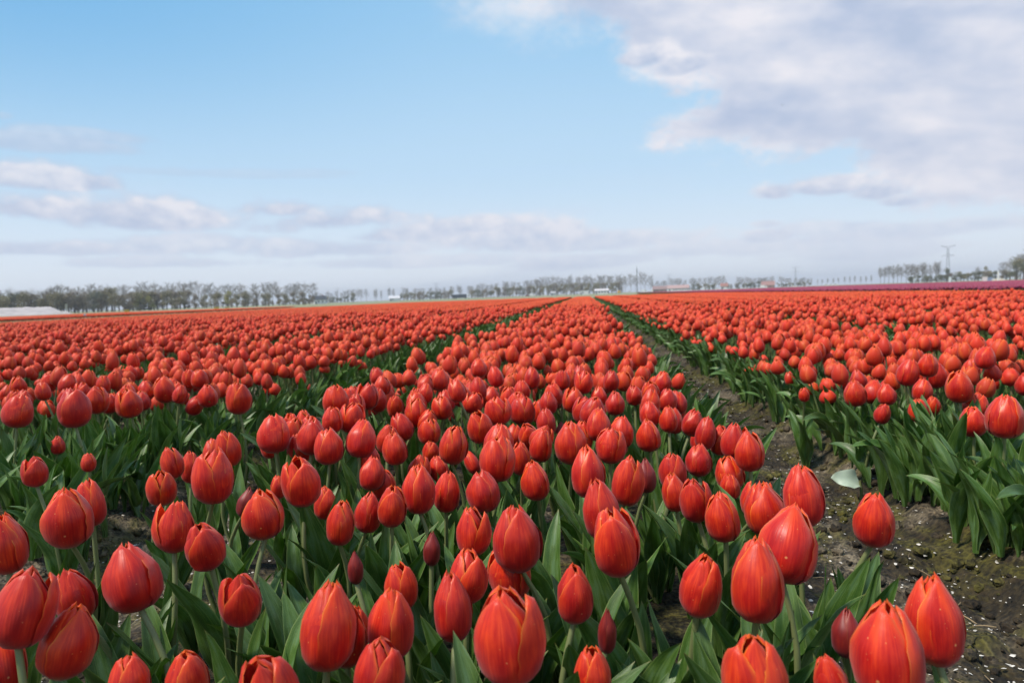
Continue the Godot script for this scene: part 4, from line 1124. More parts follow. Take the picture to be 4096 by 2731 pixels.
func house(called: String, label: String, category: String, bearing: float, far: float, w: float, h: float, deep: float, roof: float, wall_color: Color, roof_color: Color, windows: int, chimney := false, turn := 0.0) -> void:
	var o := thing(called, label, category, at(bearing, far) - Vector3(0, 0.1, 0), deg_to_rad(-bearing) + turn)
	var b := Build.new()
	b.box(Vector3(-w / 2, 0, -deep / 2), Vector3(w / 2, h, deep / 2))
	if roof > 0.0:
		for s in [-1.0, 1.0]:
			var g := [Vector3(s * w / 2, h, -deep / 2), Vector3(s * w / 2, h + roof * 0.96, 0), Vector3(s * w / 2, h, deep / 2)]
			if s > 0:
				g.reverse()
			b.face(g)
	part("wall", b.mesh(plain(wall_color)), o)
	var r := Build.new()
	if roof > 0.0:
		var x := w / 2 + 0.35
		var z := deep / 2 + 0.4
		for s in [-1.0, 1.0]:
			var top := [Vector3(-x, h + roof + 0.15, 0), Vector3(x, h + roof + 0.15, 0), Vector3(x, h - 0.1, s * z), Vector3(-x, h - 0.1, s * z)]
			var low := [Vector3(-x, h + roof, 0), Vector3(-x, h - 0.25, s * z), Vector3(x, h - 0.25, s * z), Vector3(x, h + roof, 0)]
			var lip := [Vector3(-x, h - 0.1, s * z), Vector3(x, h - 0.1, s * z), Vector3(x, h - 0.25, s * z), Vector3(-x, h - 0.25, s * z)]
			for f in [top, low, lip]:
				r.face(f)
	else:
		r.box(Vector3(-w / 2 - 0.1, h, -deep / 2 - 0.1), Vector3(w / 2 + 0.1, h + 0.2, deep / 2 + 0.1))
	var rf := part("roof", r.mesh(plain(roof_color)), o)
	if chimney:
		var c := Build.new()
		c.box(Vector3(w * 0.25, h + roof * 0.5, -0.3), Vector3(w * 0.25 + 0.7, h + roof + 1.0, 0.3))
		part("chimney", c.mesh(plain(Color(0.25, 0.12, 0.09))), rf)
	var d := Build.new()
	d.box(Vector3(-w * 0.42, 0, deep / 2), Vector3(-w * 0.42 + minf(1.1, w * 0.2), minf(2.1, h * 0.8), deep / 2 + 0.05))
	part("door", d.mesh(plain(Color(0.12, 0.13, 0.14), 0.4)), o)
	for k in windows:
		var q := Build.new()
		var x := w * (-0.22 + 0.62 * k / maxf(windows - 1, 1))
		q.box(Vector3(x, h * 0.35, deep / 2), Vector3(x + minf(1.2, w * 0.12), h * 0.72, deep / 2 + 0.04))
		part("window", q.mesh(plain(Color(0.07, 0.085, 0.10), 0.15)), o)


func wheels(o: Node3D, spots: Array, r: float, wide_: float) -> void:
	var b := Build.new()
	b.tube(PackedVector3Array([Vector3(0, 0, -wide_ / 2), Vector3(0, 0, -wide_ / 2 + 0.001), Vector3(0, 0, wide_ / 2 - 0.001), Vector3(0, 0, wide_ / 2)]), PackedFloat32Array([0.02, r, r, 0.02]), 12, Color.WHITE, Color.WHITE)
	var m := b.mesh(plain(Color(0.02, 0.02, 0.02), 0.8))
	for s in spots:
		part("wheel", m, o, Transform3D(Basis(), s))


func side_profile(pts: Array, half: float, color: Material) -> ArrayMesh:   # a side view (x along, y up) given width
	var b := Build.new()
	var n := pts.size()
	for k in n:
		var p: Vector2 = pts[k]
		var q: Vector2 = pts[(k + 1) % n]
		b.face([Vector3(p.x, p.y, half), Vector3(q.x, q.y, half), Vector3(q.x, q.y, -half), Vector3(p.x, p.y, -half)])
	var poly := PackedVector2Array(pts)
	var tri := Geometry2D.triangulate_polygon(poly)
	for k in range(0, tri.size(), 3):
		var a: Vector2 = pts[tri[k]]
		var c: Vector2 = pts[tri[k + 1]]
		var d: Vector2 = pts[tri[k + 2]]
		if (c - a).cross(d - a) > 0.0:
			var e := c
			c = d
			d = e
		b.face([Vector3(a.x, a.y, half), Vector3(c.x, c.y, half), Vector3(d.x, d.y, half)])
		b.face([Vector3(a.x, a.y, -half), Vector3(d.x, d.y, -half), Vector3(c.x, c.y, -half)])
	return b.mesh(color)


func car(label: String, bearing: float, far: float, color: Color, van := false, turn := 0.0) -> void:
	var o := thing("van" if van else "car", label, "van" if van else "car", at(bearing, far), deg_to_rad(-bearing) + turn, "cars on the far road")
	var paint := plain(color, 0.25)
	var glass := plain(Color(0.03, 0.035, 0.04), 0.1)
	if van:
		part("body", side_profile([Vector2(-2.6, 0.4), Vector2(-2.65, 2.3), Vector2(1.3, 2.4), Vector2(2.0, 1.35), Vector2(2.7, 1.1), Vector2(2.75, 0.4)], 0.95, paint), o)
		part("window", side_profile([Vector2(0.75, 1.35), Vector2(0.75, 2.05), Vector2(1.3, 2.05), Vector2(1.75, 1.35)], 0.965, glass), o)
	else:
		part("body", side_profile([Vector2(-2.15, 0.35), Vector2(-2.2, 0.85), Vector2(-1.95, 1.02), Vector2(-1.3, 1.45), Vector2(0.35, 1.47), Vector2(1.1, 1.0), Vector2(2.05, 0.82), Vector2(2.15, 0.35)], 0.85, paint), o)
		part("window", side_profile([Vector2(-1.45, 1.02), Vector2(-1.1, 1.36), Vector2(0.25, 1.38), Vector2(0.8, 1.02)], 0.862, glass), o)
	wheels(o, [Vector3(-1.4, 0.33, 0.72), Vector3(1.35, 0.33, 0.72), Vector3(-1.4, 0.33, -0.72), Vector3(1.35, 0.33, -0.72)], 0.33, 0.22)


func truck(label: String, bearing: float, far: float) -> void:
	var o := thing("truck", label, "truck", at(bearing, far), deg_to_rad(-bearing))
	var tr := Build.new()
	tr.box(Vector3(-8.2, 1.15, -1.25), Vector3(4.6, 3.9, 1.25))
	part("trailer", tr.mesh(plain(Color(0.022, 0.035, 0.045), 0.5)), o)
	part("cab", side_profile([Vector2(5.0, 0.6), Vector2(5.0, 3.6), Vector2(5.5, 3.9), Vector2(6.6, 3.5), Vector2(7.2, 2.0), Vector2(7.3, 0.6)], 1.2, plain(Color(0.8, 0.8, 0.8), 0.3)), o)
	part("windscreen", side_profile([Vector2(5.9, 2.05), Vector2(5.9, 2.9), Vector2(6.75, 2.9), Vector2(7.02, 2.05)], 1.215, plain(Color(0.03, 0.03, 0.04), 0.1)), o)
	var ch := Build.new()
	ch.box(Vector3(-8.0, 0.75, -0.5), Vector3(5.2, 1.12, 0.5))
	part("chassis", ch.mesh(plain(Color(0.05, 0.05, 0.05))), o)
	wheels(o, [Vector3(-6.8, 0.5, 1.0), Vector3(-5.5, 0.5, 1.0), Vector3(-4.2, 0.5, 1.0), Vector3(3.4, 0.5, 1.0), Vector3(6.3, 0.5, 1.0)], 0.5, 0.3)


func pylon(label: String, bearing: float, far: float, h: float, horns: bool) -> void:
	var o := thing("power_pylon", label, "pylon", at(bearing, far), deg_to_rad(-bearing + 8.0), "power pylons on the horizon")
	var steel := plain(Color(0.32, 0.34, 0.37), 0.6)
	var legs := Build.new()
	var wb := h * 0.055
	var wt := h * 0.018
	var r := h * 0.0024
	var levels := 9
	for sx in [-1.0, 1.0]:
		for sz in [-1.0, 1.0]:
			legs.bar(Vector3(sx * wb, 0, sz * wb), Vector3(sx * wt, h * 0.93, sz * wt), r * 1.3)
	for k in levels:
		var y0 := h * 0.93 * k / levels
		var y1 := h * 0.93 * (k + 1) / levels
		var a := lerpf(wb, wt, float(k) / levels)
		var c := lerpf(wb, wt, float(k + 1) / levels)
		for s in [-1.0, 1.0]:
			legs.bar(Vector3(-a, y0, s * a), Vector3(c, y1, s * c), r * 0.7)
			legs.bar(Vector3(a, y0, s * a), Vector3(-c, y1, s * c), r * 0.7)
			legs.bar(Vector3(s * a, y0, -a), Vector3(s * c, y1, c), r * 0.7)
	part("tower", legs.mesh(steel), o)
	for f in [[0.72, 0.145], [0.93, 0.17]]:
		var arm := Build.new()
		var y: float = h * f[0]
		var x: float = h * f[1]
		var lift: float = h * (0.07 if horns and f[0] > 0.9 else 0.0)
		for s in [-1.0, 1.0]:
			for z in [-1.0, 1.0]:
				arm.bar(Vector3(0, y, z * wt), Vector3(s * x, y + lift, 0), r * 1.2)
				arm.bar(Vector3(0, y + h * 0.035, z * wt), Vector3(s * x, y + lift + h * 0.004, 0), r * 1.2)
			for q in 3:
				var g := (q + 1) * 0.25
				arm.bar(Vector3(s * x * g, y + lift * g, 0), Vector3(s * x * (g + 0.1), y + lift * (g + 0.1) + h * 0.03 * (1.0 - g), 0), r * 0.8)
			arm.bar(Vector3(s * x, y + lift, 0), Vector3(s * x, y + lift - h * 0.04, 0), r)
			arm.bar(Vector3(s * x * 0.55, y + lift * 0.55, 0), Vector3(s * x * 0.55, y + lift * 0.55 - h * 0.04, 0), r)
		part("cross_arm", arm.mesh(steel), o)


func mast(label: String, bearing: float, far: float, h: float) -> void:
	var o := thing("radio_mast", label, "mast", at(bearing, far), deg_to_rad(-bearing))
	var steel := plain(Color(0.20, 0.21, 0.23), 0.5)
	var b := Build.new()
	b.tube(PackedVector3Array([Vector3.ZERO, Vector3(0, h * 0.6, 0), Vector3(0, h * 0.9, 0)]), PackedFloat32Array([0.42, 0.3, 0.22]), 8, Color.WHITE, Color.WHITE)
	part("pole", b.mesh(steel), o)
	var a := Build.new()
	for k in 3:
		var t := TAU * k / 3.0
		a.box(Vector3(cos(t) * 0.55 - 0.16, h * 0.72, sin(t) * 0.55 - 0.1), Vector3(cos(t) * 0.55 + 0.16, h * 0.86, sin(t) * 0.55 + 0.1))
	part("antenna_panels", a.mesh(plain(Color(0.3, 0.31, 0.33), 0.6)), o)
	var r := Build.new()
	r.tube(PackedVector3Array([Vector3(0, h * 0.9, 0), Vector3(0, h, 0)]), PackedFloat32Array([0.14, 0.06]), 6, Color.WHITE, Color.WHITE)
	part("lightning_rod", r.mesh(steel), o)


func water_tower(label: String, bearing: float, far: float, h: float) -> void:
	var o := thing("water_tower", label, "tower", at(bearing, far), 0.0)
	var b := Build.new()
	b.tube(PackedVector3Array([Vector3.ZERO, Vector3(0, h * 0.66, 0)]), PackedFloat32Array([h * 0.07, h * 0.05]), 12, Color.WHITE, Color.WHITE)
	part("shaft", b.mesh(plain(Color(0.33, 0.33, 0.34))), o)
	var t := Build.new()
	t.tube(PackedVector3Array([Vector3(0, h * 0.64, 0), Vector3(0, h * 0.92, 0), Vector3(0, h, 0), Vector3(0, h * 1.001, 0)]), PackedFloat32Array([h * 0.05, h * 0.17, h * 0.17, 0.02]), 16, Color.WHITE, Color.WHITE)
	part("tank", t.mesh(plain(Color(0.36, 0.36, 0.38))), o)


func post(called: String, label: String, category: String, bearing: float, far: float, h: float, w: float, color: Color, cap: Color) -> void:
	var o := thing(called, label, category, at(bearing, far), deg_to_rad(-bearing))
	var b := Build.new()
	b.box(Vector3(-w / 2, -0.1, -w / 2), Vector3(w / 2, h * 0.9, w / 2))
	part("body", b.mesh(plain(color, 0.5)), o)
	var c := Build.new()
	c.box(Vector3(-w * 0.56, h * 0.9, -w * 0.56), Vector3(w * 0.56, h, w * 0.56))
	part("lid", c.mesh(plain(cap, 0.5)), o)


func heap(called: String, label: String, category: String, bearing: float, far: float, w: float, h: float, deep: float, color: Color, flat: float) -> void:
	var o := thing(called, label, category, at(bearing, far) - Vector3(0, 0.15, 0), deg_to_rad(-bearing))
	var b := Build.new()
	var p := PackedVector3Array()
	var col := PackedColorArray()
	var uv := PackedVector2Array()
	for j in 21:
		for k in 41:
			var x := k / 20.0 - 1.0
			var z := j / 10.0 - 1.0
			var f := minf(clampf((1.0 - absf(x)) / flat, 0.0, 1.0), clampf((1.0 - absf(z)) * 1.35, 0.0, 1.0))
			var n := fine.get_noise_2d(x * 4.0 + bearing, z * 4.0)
			p.append(Vector3(x * w / 2, h * f * (1.0 + 0.22 * n) , -z * deep / 2))
			var g := color * (0.92 + 0.3 * n)
			g.a = 1.0
			col.append(g)
			uv.append(Vector2(x, z))
	b.grid(p, col, uv, 41, 21)
	part("mound", b.mesh(M.tint), o)


func bird(label: String, bearing: float, up: float, far: float) -> void:
	var p := at(bearing, far)
	p.y = 0.54 + far * tan(deg_to_rad(up))
	var o := thing("flying_bird", label, "bird", p, deg_to_rad(-bearing + 20.0))
	var b := Build.new()
	var dark := Color(0.05, 0.05, 0.055)
	b.tube(PackedVector3Array([Vector3(0, 0, -0.28), Vector3(0, 0, -0.2), Vector3(0, 0.01, 0), Vector3(0, 0, 0.22), Vector3(0, 0.01, 0.36)]), PackedFloat32Array([0.008, 0.045, 0.075, 0.05, 0.02]), 8, dark, dark)
	for s in [-1.0, 1.0]:
		var q := PackedVector3Array()
		var c := PackedColorArray()
		var uv := PackedVector2Array()
		for k in 6:
			var f := k / 5.0
			for e in 2:
				q.append(Vector3(s * (0.05 + f * 0.62), 0.02 + sin(f * 2.4) * 0.13, lerpf(-0.11 + f * 0.06, 0.10 - f * 0.02, e) + f * f * 0.1))
				c.append(dark)
				uv.append(Vector2(f, e))
		b.grid(q, c, uv, 2, 6)
	part("body", b.mesh(M.tint), o)


# ---------------------------------------------------------------- tulips

# One petal of a bloom that is one unit long. Outer and inner whorl differ in reach and closing.
func petal(around: float, inner: bool, s: Dictionary, nu: int, nv: int, colored: int) -> Build:
	var p := PackedVector3Array()
	var col := PackedColorArray()
	var uv := PackedVector2Array()
	var ph := rng.randf() * TAU
	var lean := deg_to_rad(rng.randfn(0.0, 1.0) * s.loose + (s.flare if not inner else s.flare * 0.4))
	if s.has("flap") and not inner and absf(around - s.flap) < 0.3:
		lean += deg_to_rad(10.0)
	var tall := rng.randf_range(0.95, 1.0) if not inner else rng.randf_range(0.98, 1.05)
	var top: float = s.top * (1.0 if not inner else 0.55) * rng.randf_range(0.85, 1.15)
	var size := 1.0 if not inner else 0.92
	var curve := [[0.0, 0.15, 0.0], [0.10, 0.54, 0.03], [0.24, 0.90, 0.15], [0.42, 1.0, 0.355], [0.58, 0.975, 0.56], [0.74, 0.86, 0.76], [0.88, 0.66, 0.925], [1.0, 0.36, 0.99]]
	var swell := rng.randf_range(0.96, 1.04)
	for j in nv:
		var v := 1.0 - pow(1.0 - float(j) / (nv - 1), 1.55)
		var k := 0
		while k < curve.size() - 2 and v > curve[k + 1][0]:
			k += 1
		var f: float = clampf((v - curve[k][0]) / (curve[k + 1][0] - curve[k][0]), 0.0, 1.0)
		var r: float = lerpf(curve[k][1], curve[k + 1][1], f) * size * swell
		r = lerpf(r, r * top / 0.36, smoothstep(0.55, 1.0, v))
		var y: float = tall * lerpf(curve[k][2], curve[k + 1][2], f)
		var half := 1.21 * (0.62 + 0.38 * smoothstep(0.0, 0.3, v))
		if v > 0.44:
			half *= sqrt(maxf(0.0, 1.0 - pow((v - 0.44) / 0.56, 2.9))) * (1.0 - 0.10 * smoothstep(0.75, 0.97, v))
		for i in nu:
			var u := float(i) / (nu - 1) * 2.0 - 1.0
			var frill := 1.0 + 0.025 * sin(v * 31.0 + ph) * absf(u) + 0.02 * sin(v * 13.0 + ph * 2.0) * absf(u)
			var a := around + half * u * frill
			# the rim stands off a little, the middle is creased
			var rr: float = r * s.wide * (1.0 + (0.085 if not inner else 0.03) * maxf(u, 0.0) * u * u * smoothstep(0.1, 0.5, v) - 0.02 * minf(u, 0.0) * minf(u, 0.0) + 0.025 * exp(-u * u * 60.0) * smoothstep(0.2, 0.8, v) + 0.018 * sin(u * 4.0 + v * 7.0 + ph))
			rr *= 1.0 - 0.06 * u * u * smoothstep(0.45, 0.9, v)
			var edge_low := absf(u) * absf(u) * 0.05 * smoothstep(0.5, 0.95, v)
			var q := Vector3(cos(a) * rr, y - edge_low, sin(a) * rr)
			# leaning about the petal's foot
			var axis := Vector3(-sin(around), 0, cos(around))
			q = q.rotated(axis, -lean * smoothstep(0.0, 0.6, v))
			p.append(q)
			uv.append(Vector2(u * 0.5 + 0.5, 1.0 - v))
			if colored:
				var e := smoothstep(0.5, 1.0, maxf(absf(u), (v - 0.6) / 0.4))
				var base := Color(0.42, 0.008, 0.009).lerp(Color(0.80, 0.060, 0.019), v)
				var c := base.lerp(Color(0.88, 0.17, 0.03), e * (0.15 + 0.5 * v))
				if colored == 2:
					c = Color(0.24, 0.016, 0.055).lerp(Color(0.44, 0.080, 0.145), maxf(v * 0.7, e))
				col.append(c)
			else:
				col.append(Color.WHITE)
	var b := Build.new()
	b.grid(p, col, uv, nu, nv)
	return b


func bloom_style(kind: String) -> Dictionary:
	match kind:
		"round":
			return {"wide": 0.42, "top": 0.30, "loose": 2.5, "flare": 0.5}
		"tall":
			return {"wide": 0.37, "top": 0.22, "loose": 1.2, "flare": 0.0}
		"loose":
			return {"wide": 0.395, "top": 0.31, "loose": 3.8, "flare": 1.2, "flap": TAU / 3.0}
		"open":
			return {"wide": 0.43, "top": 0.42, "loose": 4.0, "flare": 4.0, "flap": TAU / 3.0}
		"bud":
			return {"wide": 0.27, "top": 0.12, "loose": 0.4, "flare": 0.0}
	return {"wide": 0.385, "top": 0.27, "loose": 2.4, "flare": 0.3}


func whole_bloom(kind: String, nu: int, nv: int, colored: int) -> Build:
	var b := Build.new()
	var s := bloom_style(kind)
	for k in 6:
		b.add(petal(TAU * k / 3.0 + (PI / 3.0 if k > 2 else 0.0) + rng.randfn() * 0.06, k > 2, s, nu, nv, colored), Transform3D())
	return b


# A leaf one unit long that leaves the stem along +X.
func leaf(width: float, from: float, to: float, fold: float, nu: int, nv: int, colored: bool) -> Build:
	var p := PackedVector3Array()
	var col := PackedColorArray()
	var uv := PackedVector2Array()
	var c := Vector3.ZERO
	var ph := rng.randf() * TAU
	var twist := rng.randfn() * 0.5
	var sway := rng.randfn() * 0.32
	var green := Color(0.060, 0.118, 0.030).lerp(Color(0.135, 0.212, 0.062), rng.randf())
	for j in nv:
		var t := float(j) / (nv - 1)
		var th := lerpf(from, to, pow(t, 1.6))
		var tan_ := Vector3(sin(th), cos(th), sway * t).normalized()
		if j:
			c += tan_ / (nv - 1)
		var half := width * (0.27 + 0.73 * smoothstep(0.0, 0.42, t)) * pow(maxf(0.0, 1.0 - pow(t, 2.4)), 0.85)
		var side := Vector3(0, 0, 1).rotated(tan_, twist * t)
		var up := side.cross(tan_).normalized()
		if up.dot(Vector3(-1, 0.3, 0)) < 0.0:
			up = -up
		for i in nu:
			var u := float(i) / (nu - 1) * 2.0 - 1.0
			var cup := lerpf(absf(u), u * u, 0.65) * half * fold * (1.0 - 0.45 * t)
			var wave := sin(t * 9.0 + ph + (1.5 if u > 0 else 0.0)) * 0.24 * half * u * u * smoothstep(0.1, 0.4, t)
			p.append(c + side * half * u * sqrt(maxf(0.1, 1.0 - fold * fold * 0.4)) + up * (cup + wave))
			uv.append(Vector2(u * 0.5 + 0.5, 1.0 - t))
			col.append((green.lerp(Color(0.22, 0.28, 0.11), smoothstep(0.8, 1.0, absf(u)) * 0.45) if colored else Color.WHITE))
	var b := Build.new()
	b.grid(p, col, uv, nu, nv)
	return b


func stem(h: float, bend: float, sides: int, rings: int, colored: bool) -> Build:
	var path := PackedVector3Array()
	var rad := PackedFloat32Array()
	for k in rings:
		var t := float(k) / (rings - 1)
		path.append(Vector3(sin(t * PI) * bend, t * h, 0))
		rad.append(lerpf(0.0042, 0.0034, t))
	var b := Build.new()
	b.tube(path, rad, sides, Color(0.13, 0.18, 0.06) if colored else Color.WHITE, Color(0.19, 0.20, 0.08) if colored else Color.WHITE)
	return b


func make_tulip_shapes() -> void:
	rng.seed = 52
	for kind in ["egg", "round", "tall", "loose", "open", "bud"]:
		blooms[kind] = []
		for k in (10 if kind == "egg" else 6):
			var s := bloom_style(kind)
			var set_ := []
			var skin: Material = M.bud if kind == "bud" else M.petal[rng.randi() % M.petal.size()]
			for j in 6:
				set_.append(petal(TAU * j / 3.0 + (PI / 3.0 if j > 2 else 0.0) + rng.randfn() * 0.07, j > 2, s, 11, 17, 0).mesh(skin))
			blooms[kind].append(set_)
	for k in 14:
		var spread := k / 13.0
		leaf_shapes.append(leaf(rng.randf_range(0.10, 0.165), rng.randf_range(0.02, 0.16), lerpf(0.15, 1.35, spread * spread) + rng.randf() * 0.1, rng.randf_range(0.35, 0.85), 7, 15, false).mesh(M.leaf[k % 3]))
	for k in 3:
		stem_shapes.append(stem(1.0, [0.0, 0.025, -0.03][k], 8, 7, false).mesh(M.stem))


# x, metres ahead, height of the bloom's foot, bloom length, breadth, shape, turn, label
func plant(x: float, ahead: float, foot: float, length: float, breadth: float, kind: String, turn: float, label: String) -> void:
	near_tulips.append({"x": x, "z": -ahead, "foot": foot, "len": length, "broad": breadth * rng.randf_range(0.90, 1.0), "kind": kind, "turn": deg_to_rad(turn), "label": label, "rank": 1e6 + length / ahead, "edge": 0.0})


func foreground_tulips() -> void:
	plant(0.238, 0.564, 0.200, 0.082, 0.98, "tall", 224, "huge red tulip at the lower right, front of an overlapping pair")
	plant(-0.068, 0.541, 0.223, 0.081, 0.87, "loose", 118, "the biggest tulip, pale left petal and one petal flared to the right")
	plant(0.306, 0.629, 0.198, 0.081, 0.82, "tall", 286, "speckled red tulip behind the huge one at the lower right")
	plant(-0.251, 0.596, 0.199, 0.082, 0.91, "tall", 339, "very large smooth red tulip with orange left petal, lower left of centre")
	plant(0.162, 0.687, 0.206, 0.085, 0.88, "tall", 266, "large upright red tulip with bright gold front seam, lower right")
	plant(0.128, 0.543, 0.196, 0.070, 0.95, "loose", 332, "large red tulip with gaping top at the bottom edge, right of centre")
	plant(0.210, 0.773, 0.214, 0.089, 1.05, "tall", 10, "very broad smooth red tulip at the bed's right rim")
	plant(-0.549, 0.576, 0.225, 0.074, 0.82, "round", 168, "large glossy red tulip cut by the left frame edge, middle one of three")
	plant(-0.537, 0.611, 0.175, 0.076, 0.94, "tall", 340, "big deep red tulip with vertical gold seam near the lower left corner")
	plant(-0.205, 0.650, 0.180, 0.074, 0.91, "tall", 234, "red tulip with a cream scar near its top")
	plant(-0.593, 0.605, 0.153, 0.073, 0.82, "tall", 324, "red tulip cut by the left frame edge, lowest of three")
	plant(0.030, 0.765, 0.220, 0.080, 0.83, "loose", 41, "large red tulip with a nicked right side, front of an overlapping pair")
	plant(-0.522, 0.715, 0.196, 0.080, 1.02, "tall", 169, "large plump red tulip on a bare stem in front of the mossy furrow")
	plant(-0.148, 0.694, 0.181, 0.074, 0.82, "tall", 89, "tall upright red tulip left of the biggest bloom")
	plant(-0.090, 0.818, 0.203, 0.083, 1.05, "tall", 196, "large tulip with a broad pale left flank, centre of the picture's lower half")
	plant(0.109, 0.725, 0.197, 0.070, 0.87, "egg", 207, "red tulip with gold right seam on a thick dark stem, lower right")
	plant(-0.270, 0.532, 0.177, 0.073, 0.84, "open", 5, "wide open red tulip with spread petals at the bottom edge")
	plant(-0.254, 0.655, 0.168, 0.065, 0.82, "egg", 78, "red tulip hidden behind the very large smooth one")
	plant(-0.196, 0.574, 0.179, 0.059, 0.91, "round", 101, "red tulip cut by the bottom edge below the scarred bloom")
	plant(0.019, 0.917, 0.206, 0.085, 0.82, "tall", 330, "pale pinkish tulip overlapped by a large one with nicked side")
	plant(0.281, 0.919, 0.225, 0.082, 0.86, "egg", 276, "upright red tulip with folded left petal at the bed's right rim")
	plant(-0.743, 0.882, 0.210, 0.087, 1.03, "tall", 57, "large red tulip leaning left with pinched top, front one of a touching pair")
	plant(-0.733, 0.768, 0.213, 0.077, 0.82, "egg", 287, "red tulip cut by the left frame edge, upper one of three")
	plant(-0.021, 0.730, 0.182, 0.066, 0.88, "egg", 50, "red tulip with nearly straight sides right of the biggest bloom")
	plant(-0.588, 0.705, 0.183, 0.066, 0.82, "egg", 222, "red tulip half behind the big one with the gold seam")
	plant(0.246, 0.970, 0.194, 0.079, 0.99, "tall", 46, "smooth pink-lit red tulip behind the broad one at the right rim")
	plant(0.362, 0.909, 0.204, 0.073, 0.95, "egg", 1, "solitary red tulip standing out over the bare furrow soil")
	plant(-0.389, 0.700, 0.190, 0.062, 0.87, "round", 314, "squat red tulip with three-pointed top, alone among leaves")
	plant(-0.003, 0.623, 0.158, 0.052, 0.89, "round", 75, "rounded red tulip cut by the bottom edge, right of the biggest bloom")
	plant(-0.150, 0.777, 0.179, 0.065, 0.86, "loose", 78, "red tulip with folded side petals behind a tall upright one")
	plant(-0.589, 0.994, 0.232, 0.087, 0.95, "loose", 354, "large red tulip in front of a cluster of five blooms by the left furrow")
	plant(-0.576, 0.867, 0.204, 0.073, 0.87, "loose", 314, "red tulip with cream blemishes on its front petal, touching a rounder neighbour")
	plant(-0.447, 0.587, 0.159, 0.051, 0.95, "egg", 104, "red tulip rising from the bottom edge, left of a gap with pale soil")
	plant(-0.391, 0.596, 0.157, 0.053, 0.91, "round", 346, "broad red tulip rising from the bottom edge beside a blemished leaf tip")
	plant(-0.003, 1.101, 0.209, 0.086, 0.94, "tall", 194, "smooth tall pinkish red tulip, right of centre")
	plant(0.216, 0.616, 0.163, 0.047, 0.83, "egg", 244, "red tulip cut by the bottom edge left of the huge lower right one")
	plant(-0.452, 1.024, 0.222, 0.081, 0.90, "loose", 74, "red tulip with pale folded petal edges and tiny white specks")
	plant(-0.273, 1.046, 0.199, 0.081, 0.89, "tall", 339, "tall pale red tulip with smooth front, upper one of a row of three")
	plant(-0.103, 0.841, 0.158, 0.069, 0.95, "loose", 249, "red tulip with a tall flap petal in front of the large pale-flanked bloom")
	plant(0.052, 1.041, 0.216, 0.078, 0.82, "egg", 348, "red tulip with arching gold edge beside the smooth tall pinkish one")
	plant(-0.498, 0.824, 0.204, 0.066, 0.91, "round", 322, "rounded red tulip touching the blemished bloom on its left")
	plant(-0.162, 0.896, 0.190, 0.068, 0.82, "loose", 108, "deep red tulip with parted top, left of a large pale-flanked bloom")
	plant(0.183, 0.944, 0.193, 0.069, 0.94, "egg", 130, "round red tulip with orange edge and dark base, right half of the bed")
	plant(0.257, 0.709, 0.159, 0.051, 1.11, "bud", 60, "dark wine-red half-open bud left of two large blooms at lower right")
	plant(-0.472, 0.929, 0.201, 0.072, 1.00, "egg", 52, "red tulip with crisp yellow petal edge right of the small dull bud")
	plant(-0.770, 0.962, 0.206, 0.074, 0.82, "egg", 23, "red tulip half hidden behind the large leaning one of a touching pair")
	plant(-0.235, 0.804, 0.156, 0.059, 0.90, "loose", 108, "red tulip tilted right with a pointed side petal")
	plant(0.012, 0.706, 0.160, 0.050, 0.82, "bud", 217, "purple-grey closed bud between two stems near the bottom")
	plant(-0.264, 0.707, 0.158, 0.052, 0.82, "egg", 1, "short red tulip squeezed between two large ones at lower left")
	plant(-0.372, 0.951, 0.184, 0.066, 0.89, "egg", 244, "red tulip with wavy golden edge down its middle, left of centre")
	plant(0.154, 1.003, 0.204, 0.066, 0.83, "round", 122, "gold-streaked red tulip, right one of a touching pair")
	plant(0.848, 1.485, 0.216, 0.091, 1.00, "egg", 112, "largest red tulip of the right bed, at the right frame edge")
	plant(0.254, 1.077, 0.187, 0.067, 0.90, "loose", 295, "red tulip with ragged orange crown behind a large smooth one")
	plant(-0.241, 1.098, 0.186, 0.070, 0.82, "egg", 173, "orange-edged red tulip right of the tall pale one")
	plant(-0.034, 1.321, 0.209, 0.086, 1.05, "tall", 114, "large smooth red tulip at the back, right of centre")
	plant(-0.304, 0.996, 0.196, 0.063, 0.90, "round", 173, "round red tulip with domed top touching a narrower one on its left")
	plant(-0.170, 1.082, 0.191, 0.069, 1.03, "egg", 254, "boxy red tulip with flared right shoulder, in the open centre")
	plant(0.289, 1.257, 0.209, 0.075, 0.96, "egg", 21, "red tulip furthest over the right furrow of the back cluster")
	plant(-0.353, 1.023, 0.176, 0.064, 0.88, "egg", 351, "narrower red tulip with gold streaks touching the domed one")
	plant(-0.162, 1.150, 0.223, 0.081, 0.95, "loose", 8, "large many-folded pinkish tulip in the back centre of the bed")
	plant(-0.089, 1.139, 0.193, 0.069, 0.98, "egg", 270, "pointed red tulip with torn left petal edge, in the open centre")
	plant(0.140, 1.122, 0.180, 0.065, 0.85, "egg", 304, "gold-streaked red tulip, left one of a touching pair")
	plant(-0.728, 1.302, 0.214, 0.077, 0.83, "egg", 7, "red tulip with yellow-orange top behind the large one of the left cluster")
	plant(-0.666, 1.372, 0.225, 0.083, 1.03, "egg", 284, "red tulip at the left end of the tight cluster over the left rim")
	plant(0.280, 1.370, 0.204, 0.073, 0.82, "loose", 132, "red tulip with frilled orange edge near the right furrow")
	plant(-0.274, 1.309, 0.214, 0.077, 1.03, "egg", 208, "egg-shaped red tulip with orange upper rim, back centre of the bed")
	plant(-0.780, 1.151, 0.182, 0.066, 1.03, "egg", 3, "red tulip hanging lowest left of a cluster of five blooms by the left furrow")
	plant(-0.104, 1.379, 0.202, 0.072, 0.92, "egg", 17, "neat red tulip with bright gold rim, right of the pinkish one")
